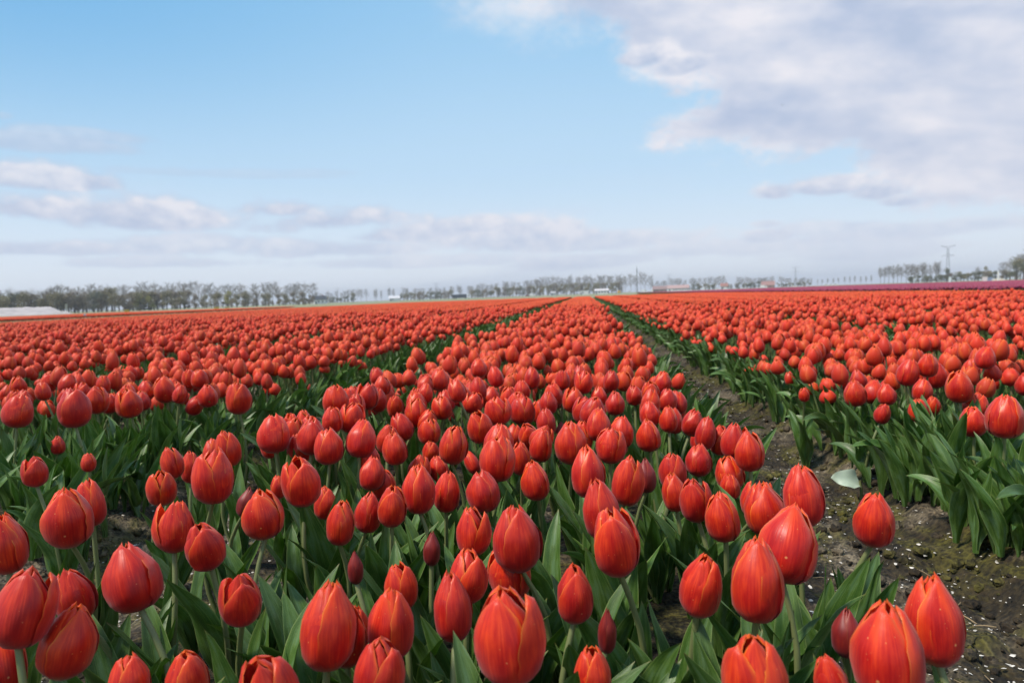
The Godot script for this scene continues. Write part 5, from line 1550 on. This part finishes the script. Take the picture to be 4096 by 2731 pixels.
	plant(-0.231, 0.940, 0.159, 0.051, 1.00, "bud", 65, "dark maroon closed bud on a thin stem, upper one of two at left centre")
	plant(0.096, 1.174, 0.194, 0.061, 1.04, "bud", 344, "narrow dark red tulip with gold crest, right of centre")
	plant(-0.417, 1.243, 0.181, 0.066, 0.98, "egg", 71, "orange-lit tulip over a leaf in the left middle of the bed")
	plant(-0.136, 1.321, 0.189, 0.068, 0.82, "egg", 272, "red tulip tucked right behind the many-folded pinkish one")
	plant(-1.295, 1.583, 0.247, 0.103, 0.91, "round", 335, "wide red tulip over long leaves in the left bed's front")
	plant(-0.470, 1.143, 0.157, 0.059, 0.94, "egg", 339, "short orange-lit tulip below the bloom with folded petal edges")
	plant(-0.471, 1.343, 0.220, 0.080, 1.03, "egg", 124, "broad red tulip with crumpled side petal, back left of the middle bed")
	plant(-0.315, 0.859, 0.165, 0.045, 0.91, "bud", 128, "dark maroon closed bud low among leaves, lower one of two at left centre")
	plant(0.243, 1.477, 0.200, 0.072, 0.88, "egg", 189, "smooth red tulip above the crossing stems near the right furrow")
	plant(-1.594, 1.730, 0.221, 0.094, 1.03, "egg", 279, "red tulip nearest the left frame edge in the left bed")
	plant(-0.854, 1.309, 0.188, 0.068, 0.84, "egg", 39, "short flat-topped red tulip left of a large bloom behind the bare gap")
	plant(-0.863, 1.376, 0.159, 0.071, 0.82, "tall", 269, "dark red tulip squeezed behind the large one of the left cluster")
	plant(-0.592, 1.384, 0.218, 0.079, 1.03, "egg", 287, "broad red tulip at the right end of the tight cluster over the left rim")
	plant(-0.390, 1.335, 0.207, 0.067, 0.91, "round", 309, "round red tulip with notched top above the orange-lit one")
	plant(0.129, 1.472, 0.197, 0.071, 1.03, "egg", 13, "red tulip with gold front seam, back right of the middle bed")
	plant(-0.621, 1.140, 0.163, 0.054, 1.20, "bud", 340, "small dull red bud-like tulip between a round bloom and a taller orange-edged one")
	plant(-0.708, 1.533, 0.204, 0.073, 1.03, "egg", 33, "red tulip in the middle of the tight cluster over the left rim")
	plant(-0.843, 1.432, 0.181, 0.065, 0.87, "egg", 123, "orange-topped red tulip at the back of the left cluster, mostly hidden")
	plant(0.148, 1.231, 0.184, 0.066, 0.95, "loose", 220, "red tulip with sharp right petal tip above a gold-streaked pair")
	plant(-1.114, 1.245, 0.192, 0.062, 0.91, "round", 331, "small red tulip standing alone over the far leaves at the frame's left side")
	plant(0.252, 1.246, 0.161, 0.049, 1.00, "egg", 122, "small bright red tulip behind the orange-edged round one")
	plant(-1.370, 1.904, 0.215, 0.090, 1.03, "egg", 333, "pinkish red tulip standing free over leaves in the left bed's front")
	plant(1.141, 2.374, 0.190, 0.090, 1.05, "tall", 196, "narrow tall red tulip over the right bed")
	plant(-0.758, 1.540, 0.173, 0.063, 0.95, "egg", 112, "low dark red tulip under the tight cluster over the left rim")
	plant(-0.458, 1.492, 0.195, 0.070, 1.03, "egg", 114, "red tulip pressed against the one with the crumpled side petal")
	plant(0.287, 1.523, 0.177, 0.068, 1.03, "egg", 64, "red tulip squeezed between two others near the right furrow")
	plant(0.887, 1.670, 0.177, 0.073, 0.95, "loose", 28, "red tulip with a bent side petal in the right bed")
	plant(-1.550, 1.991, 0.214, 0.090, 1.03, "egg", 54, "red tulip right of the wide one in the left bed's front")
	plant(1.000, 1.948, 0.211, 0.088, 1.03, "egg", 248, "broad red tulip between two tall ones in the right bed")
	plant(-0.634, 1.425, 0.189, 0.068, 0.91, "round", 359, "rounded pinkish red tulip in front of the tight cluster over the left rim")
	plant(-0.404, 1.286, 0.150, 0.061, 1.03, "egg", 58, "low red tulip with pale streaks below the orange-lit one")
	plant(-0.391, 1.626, 0.182, 0.066, 1.03, "egg", 17, "red tulip with smooth side just left above the egg-shaped one")
	plant(-0.247, 1.460, 0.156, 0.054, 0.82, "egg", 355, "narrow red tulip tucked left of the many-folded pinkish one")
	plant(0.013, 1.640, 0.159, 0.060, 0.82, "egg", 192, "red tulip tucked right behind the large smooth one at the back")
	plant(1.003, 2.276, 0.214, 0.090, 1.03, "egg", 146, "tall red tulip with pinched top over the right bed")
	plant(-0.600, 1.242, 0.164, 0.046, 0.88, "egg", 85, "short red tulip peeping out left of the bloom with folded petal edges")
	plant(-0.260, 1.651, 0.183, 0.066, 1.03, "egg", 214, "small dark-based red tulip above the many-folded pinkish one")
	plant(-1.428, 2.169, 0.218, 0.093, 1.03, "egg", 297, "red tulip on a long stem in the left bed's front")
	plant(0.924, 2.018, 0.144, 0.069, 0.91, "round", 164, "small round red tulip on the right bed's leafy flank")
	plant(0.823, 2.190, 0.165, 0.084, 1.03, "egg", 152, "red tulip of a close trio on the right bed's flank")
	plant(0.066, 1.491, 0.201, 0.072, 1.03, "egg", 20, "red tulip with low broad base, back right of the middle bed")
	plant(-0.371, 1.551, 0.157, 0.053, 1.03, "egg", 330, "flat red tulip mostly behind the egg-shaped one")
	plant(-0.356, 1.367, 0.159, 0.060, 1.03, "egg", 12, "orange-edged tulip peeking over the tall pale one")
	plant(0.262, 1.286, 0.167, 0.065, 1.03, "egg", 178, "dark red tulip low behind the furrow-side cluster")
	plant(0.210, 1.346, 0.177, 0.064, 1.03, "egg", 302, "red tulip crossed by two green stems")
	plant(-1.288, 2.182, 0.198, 0.081, 1.03, "egg", 47, "short red tulip on the left bed's front edge")
	plant(0.889, 2.245, 0.161, 0.082, 1.03, "egg", 263, "middle red tulip of a close trio on the right bed's flank")
	plant(-1.097, 2.030, 0.200, 0.103, 1.03, "egg", 342, "pair-like broad red tulip at the left bed's front edge")
	plant(0.812, 1.993, 0.152, 0.058, 0.91, "round", 227, "lowest small red tulip on the right bed's leafy flank")
	plant(0.998, 2.085, 0.153, 0.057, 0.97, "egg", 284, "small red tulip beside the round one on the right bed's flank")
	plant(-1.415, 1.662, 0.160, 0.050, 1.01, "egg", 38, "small bright red tulip behind leaves of the left bed")
	plant(1.019, 2.468, 0.146, 0.064, 1.03, "egg", 156, "right red tulip of a close trio on the right bed's flank")
	plant(0.950, 2.678, 0.143, 0.067, 1.00, "egg", 54, "small red tulip left of the close trio on the right bed's flank")
	plant(-0.457, 1.371, 0.178, 0.065, 1.03, "egg", 304, "orange-topped tulip showing only its upper half, left middle of the bed")
	plant(-0.188, 1.661, 0.164, 0.061, 1.03, "egg", 106, "red tulip with pale left petal, back centre")
	plant(-0.315, 1.401, 0.153, 0.057, 1.03, "egg", 163, "small orange-edged tulip just right above the tall pale one")
	plant(0.064, 1.560, 0.165, 0.061, 1.03, "egg", 360, "dark red tulip low behind two stems, right of centre")
	plant(1.041, 1.961, 0.158, 0.081, 1.03, "egg", 307, "red tulip left behind the largest one of the right bed")
	plant(-1.413, 2.880, 0.137, 0.073, 0.95, "egg", 351, "small red tulip furthest right on the left bed's front edge")
	plant(0.875, 2.813, 0.136, 0.074, 1.03, "egg", 163, "small red tulip above the tiny one on the right bed's flank")
	plant(-1.167, 1.460, 0.165, 0.045, 0.93, "egg", 176, "small red tulip peeping through leaves of the left bed")
	plant(0.706, 2.314, 0.162, 0.048, 1.03, "egg", 263, "tiny red tulip lowest at the near corner of the right bed's flank")
	plant(0.786, 2.754, 0.155, 0.055, 0.95, "egg", 172, "tiny red tulip at the left end of the right bed's flank row")


func in_view(p: Vector3, margin: float) -> bool:
	var cam := get_node("camera") as Camera3D
	var q: Vector3 = cam.transform.affine_inverse() * p
	return q.z < -0.1 and absf(q.x / -q.z) < 0.75 + margin / -q.z and absf(q.y / -q.z) < 0.5 + margin / -q.z


# the rest of the field: single plants to about fifteen metres, bed-length patches beyond
func scatter_field() -> void:
	rng.seed = 99
	var hand := []
	for p in near_tulips:
		hand.append(Vector2(p.x, p.z))
	var step := 0.094
	for bed in range(-9, 8):
		var mid := BED_MIDDLE + bed * BED_PITCH
		var z := -0.5
		while z > -15.0:
			z -= step
			var x := -BED_HALF
			while x < BED_HALF + 0.001:
				var px := mid + x + rng.randf_range(-0.45, 0.45) * step
				var pz := z + rng.randf_range(-0.45, 0.45) * step
				var o := absf(px - mid) / BED_HALF
				x += step * 0.98
				if rng.randf() < 0.06:
					continue
				var first := -1.30 if bed == 0 else -2.15 if bed == 1 else -2.05
				var d := {"x": px, "z": pz, "foot": clampf(rng.randfn(0.218, 0.020) - smoothstep(0.72, 1.0, o) * rng.randf_range(0.0, 0.075), 0.12, 0.27), "len": rng.randf_range(0.060, 0.078), "broad": rng.randf_range(0.86, 1.08), "turn": rng.randf() * TAU, "label": "", "bed": bed, "across": (px - mid) / BED_HALF, "edge": (signf(px - mid) if o > 0.82 else 0.0)}
				var roll := rng.randf()
				d.kind = "egg" if roll < 0.55 else "round" if roll < 0.70 else "tall" if roll < 0.83 else "loose" if roll < 0.965 else "bud"
				if d.kind == "bud":
					d.len *= 0.8
					d.foot -= 0.05
				if not in_view(Vector3(px, 0.2, pz), 1.1):
					continue
				if bed >= -1 and bed <= 1 and pz > first:
					d.kind = "none"                    # only leaves: the blooms here are set one by one
					if bed == 0 and rng.randf() < (0.92 if px < -0.6 else 0.25 if px > 0.18 else 0.08):
						continue
					if bed != 0:
						if pz > (-1.0 if bed == 1 else -1.2):
							continue
				else:
					var free := true
					for q in hand:
						if q.distance_squared_to(Vector2(px, pz)) < 0.0036:
							free = false
							break
					if not free:
						continue
				d.rank = d.len / -pz * (1.0 if in_view(Vector3(px, 0.22, pz), 0.02) else 0.0)
				if d.kind == "none":
					d.rank *= 1.3 if bed != 0 else 0.0
				near_tulips.append(d)
	rim_leaves()
	patches()


func cell_label(d: Dictionary) -> Array:
	var bed: String = {-1: "left-hand bed", 0: "middle bed", 1: "right-hand bed"}.get(d.bed, "outer left bed" if d.bed < 0 else "outer right bed")
	var across: String = "left rim" if d.across < -0.66 else "right rim" if d.across > 0.66 else "left part" if d.across < -0.22 else "right part" if d.across > 0.22 else "centre"
	var look: String = {"egg": "closed red tulip", "round": "rounded red tulip", "tall": "slender red tulip", "loose": "loosening red tulip", "bud": "dark unopened tulip", "none": "leafy bloomless tulip plant"}[d.kind]
	var tall: String = "" if d.kind == "none" else "tall " if d.foot > 0.228 else "low " if d.foot < 0.203 else ""
	var far := -(d.z as float)
	var ranks := ["nearest rank", "behind the front blooms", "second rank", "third rank", "fourth rank", "fifth rank", "further back"]
	var cuts := [1.3, 1.95, 2.25, 2.6, 3.0, 3.5]
	var r := 0
	while r < 6 and far > cuts[r]:
		r += 1
	return ["%s%s, %s, %s, %s" % [tall, look, bed, across, ranks[r]], "%s of the %s" % ["bloomless tulip plants" if d.kind == "none" else "red tulips", bed]]


func name_tulips(shown: Array) -> void:      # look and place; where several would share a label, their order from the left
	var alike := {}
	for d in shown:
		if d.label == "":
			var l := cell_label(d)
			d.label2 = l[0]
			d.group = l[1]
			if not alike.has(l[0]):
				alike[l[0]] = []
			alike[l[0]].append(d)
	var words := ["first", "second", "third", "fourth", "fifth", "sixth", "seventh", "eighth", "ninth", "tenth", "eleventh", "twelfth"]
	for l in alike:
		var set_: Array = alike[l]
		set_.sort_custom(func(a, b): return a.x / -a.z < b.x / -b.z)
		if set_.size() > 1:
			for k in set_.size():
				set_[k].label2 += ", %s from left" % words[mini(k, 11)]


func stand_near_tulips() -> void:
	rng.seed = 314
	near_tulips.sort_custom(func(a, b): return a.rank > b.rank)
	var many := {}
	var rest := [[], [], [], [], [], [], [], []]
	var tints := [[], [], [], [], [], [], [], []]
	var bare := []
	var bare_tint := []
	name_tulips(near_tulips.slice(0, 300))
	var count := 0
	for d in near_tulips:
		var z: float = d.z
		var y := soil_height(d.x, z)
		var lean := Vector2(rng.randfn(), rng.randfn()) * (0.08 if d.label else 0.08)
		if d.edge:
			lean.x += d.edge * rng.randf_range(0.0, 0.22)
		if d.kind == "none" and count >= 300:
			bare.append(Transform3D(Basis(Vector3.UP, d.turn) * rng.randf_range(0.92, 1.2), Vector3(d.x, y, z)))
			bare_tint.append(Color.WHITE * rng.randf_range(0.8, 1.15))
			continue
		var h: float = d.foot - y
		if d.rank > 0.0 and count < 300:
			count += 1
			var label: String = d.label
			var group := "red tulips at the front of the beds"
			if label == "":
				label = d.label2
				group = d.group
			many[label] = many.get(label, 0) + 1
			var base := Vector3(d.x - lean.x * h, y, z - lean.y * h)
			var o := thing("tulip", label, "tulip", base, 0.0, group)
			var tilt := Basis(Vector3(lean.y, 0, -lean.x).normalized(), lean.length()) if lean.length() > 0.001 else Basis()
			part("stem", stem_shapes[rng.randi() % 3], o, Transform3D(tilt * Basis(Vector3.UP, d.turn) * Basis.from_scale(Vector3(1, h + 0.004, 1)), Vector3.ZERO))
			var nod := tilt * Basis(Vector3(rng.randfn(), 0, rng.randfn()).normalized(), rng.randfn() * 0.13) * Basis(Vector3.UP, d.turn)
			var where := Transform3D(nod * Basis.from_scale(Vector3(d.broad, 1, d.broad) * d.len), tilt * Vector3(0, h, 0))
			if d.kind == "none":
				o.get_node("stem").free()
			else:
				for m in blooms[d.kind][rng.randi() % blooms[d.kind].size()]:
					part("petal", m, o, where)
			var n := (3 if d.x < -0.46 and z > -1.15 else 5) if d.label else 5 if d.kind == "none" else 3
			for k in n:
				var turn := k * TAU / n + rng.randf() * 1.2
				if d.edge and k < 2:
					turn = (0.0 if d.edge > 0 else PI) + rng.randfn() * 0.5
				var pick := mini(13, int(absf(rng.randfn()) * 4.0) + (4 if d.edge else 0))
				var size := rng.randf_range(0.145, 0.215) * clampf(h / 0.2, 0.8, 1.15) * (1.12 if d.edge else 1.0)
				part("leaf", leaf_shapes[pick], o, Transform3D(Basis(Vector3.UP, turn) * size, Vector3(0, 0.004 * k - 0.01, 0)))
		else:
			var which := (7 if d.kind == "bud" else rng.randi() % 6 if not d.edge else 6)
			var turn: float = d.turn
			if d.edge:
				turn = (0.0 if d.edge > 0 else PI) + rng.randfn() * 0.4
			var k: float = h / 0.215 if d.kind != "bud" else 1.0
			var t := Basis(Vector3(lean.y, 0, -lean.x).normalized(), lean.length() + 0.001) * Basis(Vector3.UP, turn)
			rest[which].append(Transform3D(t * Basis.from_scale(Vector3(1, k, 1) * d.len / 0.076), Vector3(d.x, y, z)))
			tints[which].append(Color(rng.randf_range(0.86, 1.08), rng.randf_range(0.85, 1.25), rng.randf_range(0.85, 1.2)))
	for k in 8:
		var kinds := ["egg", "round", "egg", "tall", "egg", "loose", "egg", "bud"]
		rng.seed = 1000 + k
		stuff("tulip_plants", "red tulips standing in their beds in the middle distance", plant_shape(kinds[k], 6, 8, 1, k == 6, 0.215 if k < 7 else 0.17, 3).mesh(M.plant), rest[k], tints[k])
	rng.seed = 1100
	var green := Build.new()
	for k in 3:
		green.add(leaf(0.12, 0.1, rng.randf_range(0.25, 0.9), 0.6, 5, 11, false), Transform3D(Basis(Vector3.UP, k * 2.1) * rng.randf_range(0.13, 0.19), Vector3.ZERO))
	stuff("tulip_leaves", "tulip leaves filling the beds between the flowering stems", green.mesh(M.leaf[1]), bare, bare_tint)
	var again := {}
	for k in many:
		if many[k] > 1:
			again[k] = many[k]
	print("objects: ", count, " shared labels: ", again.size(), " of ", many.size())


func plant_shape(kind: String, nu: int, nv: int, colored: int, edge: bool, h: float, leaves: int) -> Build:
	var b := Build.new()
	b.add(stem(h, 0.003, 5 if nv > 5 else 3, 4 if nv > 5 else 2, true), Transform3D())
	var s := 0.076 if kind != "bud" else 0.06
	b.add(whole_bloom(kind, nu, nv, colored), Transform3D(Basis(Vector3.RIGHT, rng.randfn() * 0.06) * s, Vector3(0, h, 0)), Color(0.45, 0.45, 0.6, 1) if kind == "bud" else Color.WHITE)
	for k in leaves:
		var turn := k * TAU / leaves + rng.randf()
		var to := rng.randf_range(0.2, 0.9)
		if edge:
			turn = rng.randfn() * 0.6
			to = rng.randf_range(0.5, 1.5)
		b.add(leaf(rng.randf_range(0.11, 0.155), 0.08, to, 0.6, 5 if nv > 5 else 3, 9 if nv > 5 else 4, true), Transform3D(Basis(Vector3.UP, turn) * rng.randf_range(0.14, 0.21), Vector3.ZERO))
	return b


func patch_mesh(k: int, color: int, tall: float, flowers: float) -> ArrayMesh:      # one metre of a bed
	rng.seed = 2000 + k * 7 + color
	var forms := []
	for kind in ["egg", "round", "egg", "loose"]:
		forms.append(plant_shape(kind, 4, 5, color, false, tall, 3))
	var green := Build.new()
	for j in 3:
		green.add(leaf(0.12, 0.1, rng.randf_range(0.3, 0.9), 0.6, 3, 4, true), Transform3D(Basis(Vector3.UP, j * 2.1) * 0.17, Vector3.ZERO))
	var b := Build.new()
	var x := -BED_HALF
	while x <= BED_HALF + 0.001:
		var z := 0.0
		while z < 1.0:
			var t := Transform3D(Basis(Vector3.UP, rng.randf() * TAU) * Basis.from_scale(Vector3(0.88, 1.0, 0.88) * rng.randf_range(0.88, 1.06)), Vector3(x + rng.randf_range(-0.05, 0.05), -0.01, z + rng.randf_range(-0.05, 0.05)))
			b.add(forms[rng.randi() % 4] if rng.randf() < flowers else green, t, Color(rng.randf_range(0.86, 1.06), rng.randf_range(0.85, 1.3), rng.randf_range(0.85, 1.2)))
			z += 0.094
		x += 0.094
	return b.mesh(M.plant)


# broad leaves that lean out over the furrows
func rim_leaves() -> void:
	rng.seed = 640
	for k in 7:
		var b := Build.new()
		for j in 4:
			b.add(leaf(rng.randf_range(0.10, 0.16), rng.randf_range(0.0, 0.3), rng.randf_range(0.1, 1.1) + (0.9 if rng.randf() < 0.3 else 0.0), 0.7, 5, 13, false), Transform3D(Basis(Vector3.UP, rng.randfn() * 1.0) * rng.randf_range(0.14, 0.22), Vector3(rng.randf_range(-0.03, 0.03), 0, rng.randf_range(-0.04, 0.04))))
		var put := []
		var tint := []
		for bed in range(-3, 4):
			for side in [-1.0, 1.0]:
				var z := -1.5 if bed == 0 else -1.1
				while z > -60.0:
					z -= rng.randf_range(0.26, 0.46)
					var x: float = BED_MIDDLE + bed * BED_PITCH + side * (BED_HALF + rng.randf_range(-0.06, 0.05))
					put.append(Transform3D(Basis(Vector3.UP, (0.0 if side > 0 else PI) + rng.randfn() * 0.4) * rng.randf_range(0.9, 1.2), Vector3(x, soil_height(x, z), z)))
					tint.append(Color.WHITE * rng.randf_range(0.75, 1.2))
		stuff("rim_leaves", "broad tulip leaves leaning out over the furrows", b.mesh(M.leaf[k % 3]), put, tint)


func patches() -> void:
	rng.seed = 65
	var red := [[], [], [], []]
	var purple := [[], [], []]
	var tan_ := [[], []]
	for bed in range(-40, 34):
		var mid := BED_MIDDLE + bed * BED_PITCH
		for row in range(0, 140):
			var z := -float(row)
			if z < -60.0 and bed < 7:
				continue
			if not in_view(Vector3(mid, 0.2, z - 0.5), 1.6):
				continue
			if bed >= -9 and bed < 8 and row < 15:
				continue
			var flip := rng.randf() < 0.5
			var t := Transform3D(Basis(Vector3.UP, PI if flip else 0.0), Vector3(mid + rng.randf_range(-0.03, 0.03), 0, z - (0.0 if flip else 1.0)))
			if bed >= -10 and bed < 7:
				red[rng.randi() % 4].append(t)
			elif bed >= 7 and bed < 30:
				purple[rng.randi() % 3].append(t)
			elif bed >= -16 and bed < -10:
				tan_[rng.randi() % 2].append(t)
			elif bed >= -28 and bed < -16:
				red[rng.randi() % 4].append(t)
	for k in 4:
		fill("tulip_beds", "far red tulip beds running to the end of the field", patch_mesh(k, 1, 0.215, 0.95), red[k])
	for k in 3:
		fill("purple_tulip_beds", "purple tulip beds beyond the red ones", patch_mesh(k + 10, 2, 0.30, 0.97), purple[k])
	for k in 2:
		fill("faded_beds", "brownish beds with few flowers between red strips", tan_mesh(k), tan_[k])


func tan_mesh(k: int) -> ArrayMesh:
	rng.seed = 3000 + k
	var b := Build.new()
	for j in 150:
		var c := Color(0.60, 0.40, 0.22) * rng.randf_range(0.8, 1.2)
		if rng.randf() < 0.25:
			c = Color(0.38, 0.09, 0.04)
		c.a = 1.0
		var l := leaf(0.11, 0.1, rng.randf_range(0.3, 1.2), 0.5, 3, 4, true)
		for q in l.c.size():
			l.c[q] = c
		b.add(l, Transform3D(Basis(Vector3.UP, rng.randf() * TAU) * rng.randf_range(0.17, 0.25), Vector3(rng.randf_range(-BED_HALF - 0.12, BED_HALF + 0.12), 0, rng.randf())))
	return b.mesh(M.plant)


func fill(called: String, label: String, mesh: Mesh, where: Array) -> void:
	var tint := []
	for t in where:
		tint.append(Color.WHITE * rng.randf_range(0.94, 1.06))
	if where.size():
		stuff(called, label, mesh, where, tint)


# ---------------------------------------------------------------- shells, clods

func furrow_litter() -> void:
	rng.seed = 91
	var pale := StandardMaterial3D.new()
	pale.albedo_texture = M.leaf[1].albedo_texture
	pale.albedo_color = Color(1.0, 1.0, 1.0)
	pale.detail_enabled = true
	var wash := Image.create(8, 8, false, Image.FORMAT_RGBA8)
	wash.fill(Color(0.80, 0.86, 0.80, 0.6))
	pale.detail_albedo = tex(wash)
	pale.roughness = 0.5
	var fallen := thing("bent_leaf", "broad silvery white leaf bent over the furrow soil beside the right-hand bed", "leaf", Vector3(0.685, soil_height(0.685, -1.88), -1.88), 0.0)
	part("blade", leaf(0.42, 1.0, 1.9, 0.45, 9, 15, false).mesh(pale), fallen, Transform3D(Basis(Vector3.RIGHT, 0.45) * Basis(Vector3.UP, PI * 0.95) * 0.078, Vector3(0.03, 0.06, 0)))
	part("stalk", stem(0.075, 0.004, 6, 4, true).mesh(M.plant), fallen, Transform3D(Basis(), Vector3(0.03, 0, 0)))
	rng.seed = 808
	for k in 4:
		var b := Build.new()
		var ring := []
		var n := 6 + k % 2
		for j in n:
			var a := TAU * j / n
			ring.append(Vector3(cos(a) * rng.randf_range(0.6, 1.1), rng.randf_range(-0.05, 0.12), sin(a) * rng.randf_range(0.35, 0.8)))
		for j in n:
			b.face([Vector3(0, 0.22, 0), ring[j], ring[(j + 1) % n]])
			b.face([Vector3(0, 0.04, 0), ring[(j + 1) % n], ring[j]])
		var put := []
		var tint := []
		for j in 3600:
			var side := rng.randf() < 0.5
			var mid := BED_MIDDLE + BED_PITCH * (0.5 if side else -0.5)
			var x := mid + rng.randfn() * 0.17
			var z := -(0.5 + 7.0 * pow(rng.randf(), 2.1))
			var s := 0.0014 + 0.0055 * pow(rng.randf(), 3.0)
			put.append(Transform3D(Basis(Vector3.UP, rng.randf() * TAU) * Basis(Vector3.RIGHT, rng.randfn() * 0.35) * Basis.from_scale(Vector3.ONE * s), Vector3(x, soil_height(x, z) + s * 0.25, z)))
			tint.append(Color(0.78, 0.74, 0.66) * rng.randf_range(0.55, 1.05))
		stuff("shell_bits", "white shell fragments strewn over the furrow soil", b.mesh(tinted(0.5)), put, tint)
	for k in 3:
		var s := SphereMesh.new()
		s.radius = 1.0
		s.height = 1.5
		s.radial_segments = 10
		s.rings = 6
		var a := s.get_mesh_arrays()
		var b := Build.new()
		b.v = a[Mesh.ARRAY_VERTEX]
		b.n = a[Mesh.ARRAY_NORMAL]
		b.t = a[Mesh.ARRAY_TEX_UV]
		b.i = a[Mesh.ARRAY_INDEX]
		for j in b.v.size():
			b.v[j] *= 1.0 + 0.45 * fine.get_noise_3dv(b.v[j] * 0.9 + Vector3(k * 9, 0, 0)) * 2.0
			b.c.append(Color.WHITE)
		var put := []
		var tint := []
		for j in 2600:
			var side := rng.randf() < 0.5
			var mid := BED_MIDDLE + BED_PITCH * (0.5 if side else -0.5)
			var x := mid + rng.randfn() * 0.17
			var z := -(0.5 + 6.0 * pow(rng.randf(), 1.5))
			var r := 0.002 + 0.013 * pow(rng.randf(), 3.5)
			put.append(Transform3D(Basis(Vector3.UP, rng.randf() * TAU) * r, Vector3(x, soil_height(x, z), z)))
			tint.append(soil_color(x + 0.05, z) * rng.randf_range(0.7, 1.25))
		stuff("soil_clods", "small crumbs of dark soil lying in the furrow", b.mesh(M.soil), put, tint)
	var straw := Build.new()
	straw.tube(PackedVector3Array([Vector3(-0.5, 0, 0), Vector3(0, 0.04, 0.03), Vector3(0.5, 0, -0.02)]), PackedFloat32Array([0.03, 0.035, 0.02]), 5, Color.WHITE, Color.WHITE)
	var lie := []
	var dry := []
	for j in 420:
		var mid := BED_MIDDLE + BED_PITCH * (0.5 if rng.randf() < 0.6 else -0.5)
		var x := mid + rng.randfn() * 0.16
		var z := -(0.5 + 5.0 * pow(rng.randf(), 1.5))
		lie.append(Transform3D(Basis(Vector3.UP, rng.randf() * TAU) * Basis(Vector3.BACK, rng.randfn() * 0.2) * rng.randf_range(0.012, 0.045), Vector3(x, soil_height(x, z) + 0.002, z)))
		dry.append(Color(0.30, 0.22, 0.12) * rng.randf_range(0.4, 1.3))
	stuff("dry_stalks", "dry bits of stalk and straw on the furrow soil", straw.mesh(tinted(0.8)), lie, dry)
	var lost := [[0.50, -3.1, "single red petal lying on the soil of the right-hand furrow, far up"]]
	for l in lost:
		var o := thing("fallen_petal", l[2], "petal", Vector3(l[0], soil_height(l[0], l[1]) + 0.012, l[1]), rng.randf() * TAU)
		part("blade", blooms["egg"][0][0], o, Transform3D(Basis(Vector3.BACK, PI * 0.5) * 0.05, Vector3(0.02, -0.004, 0)))
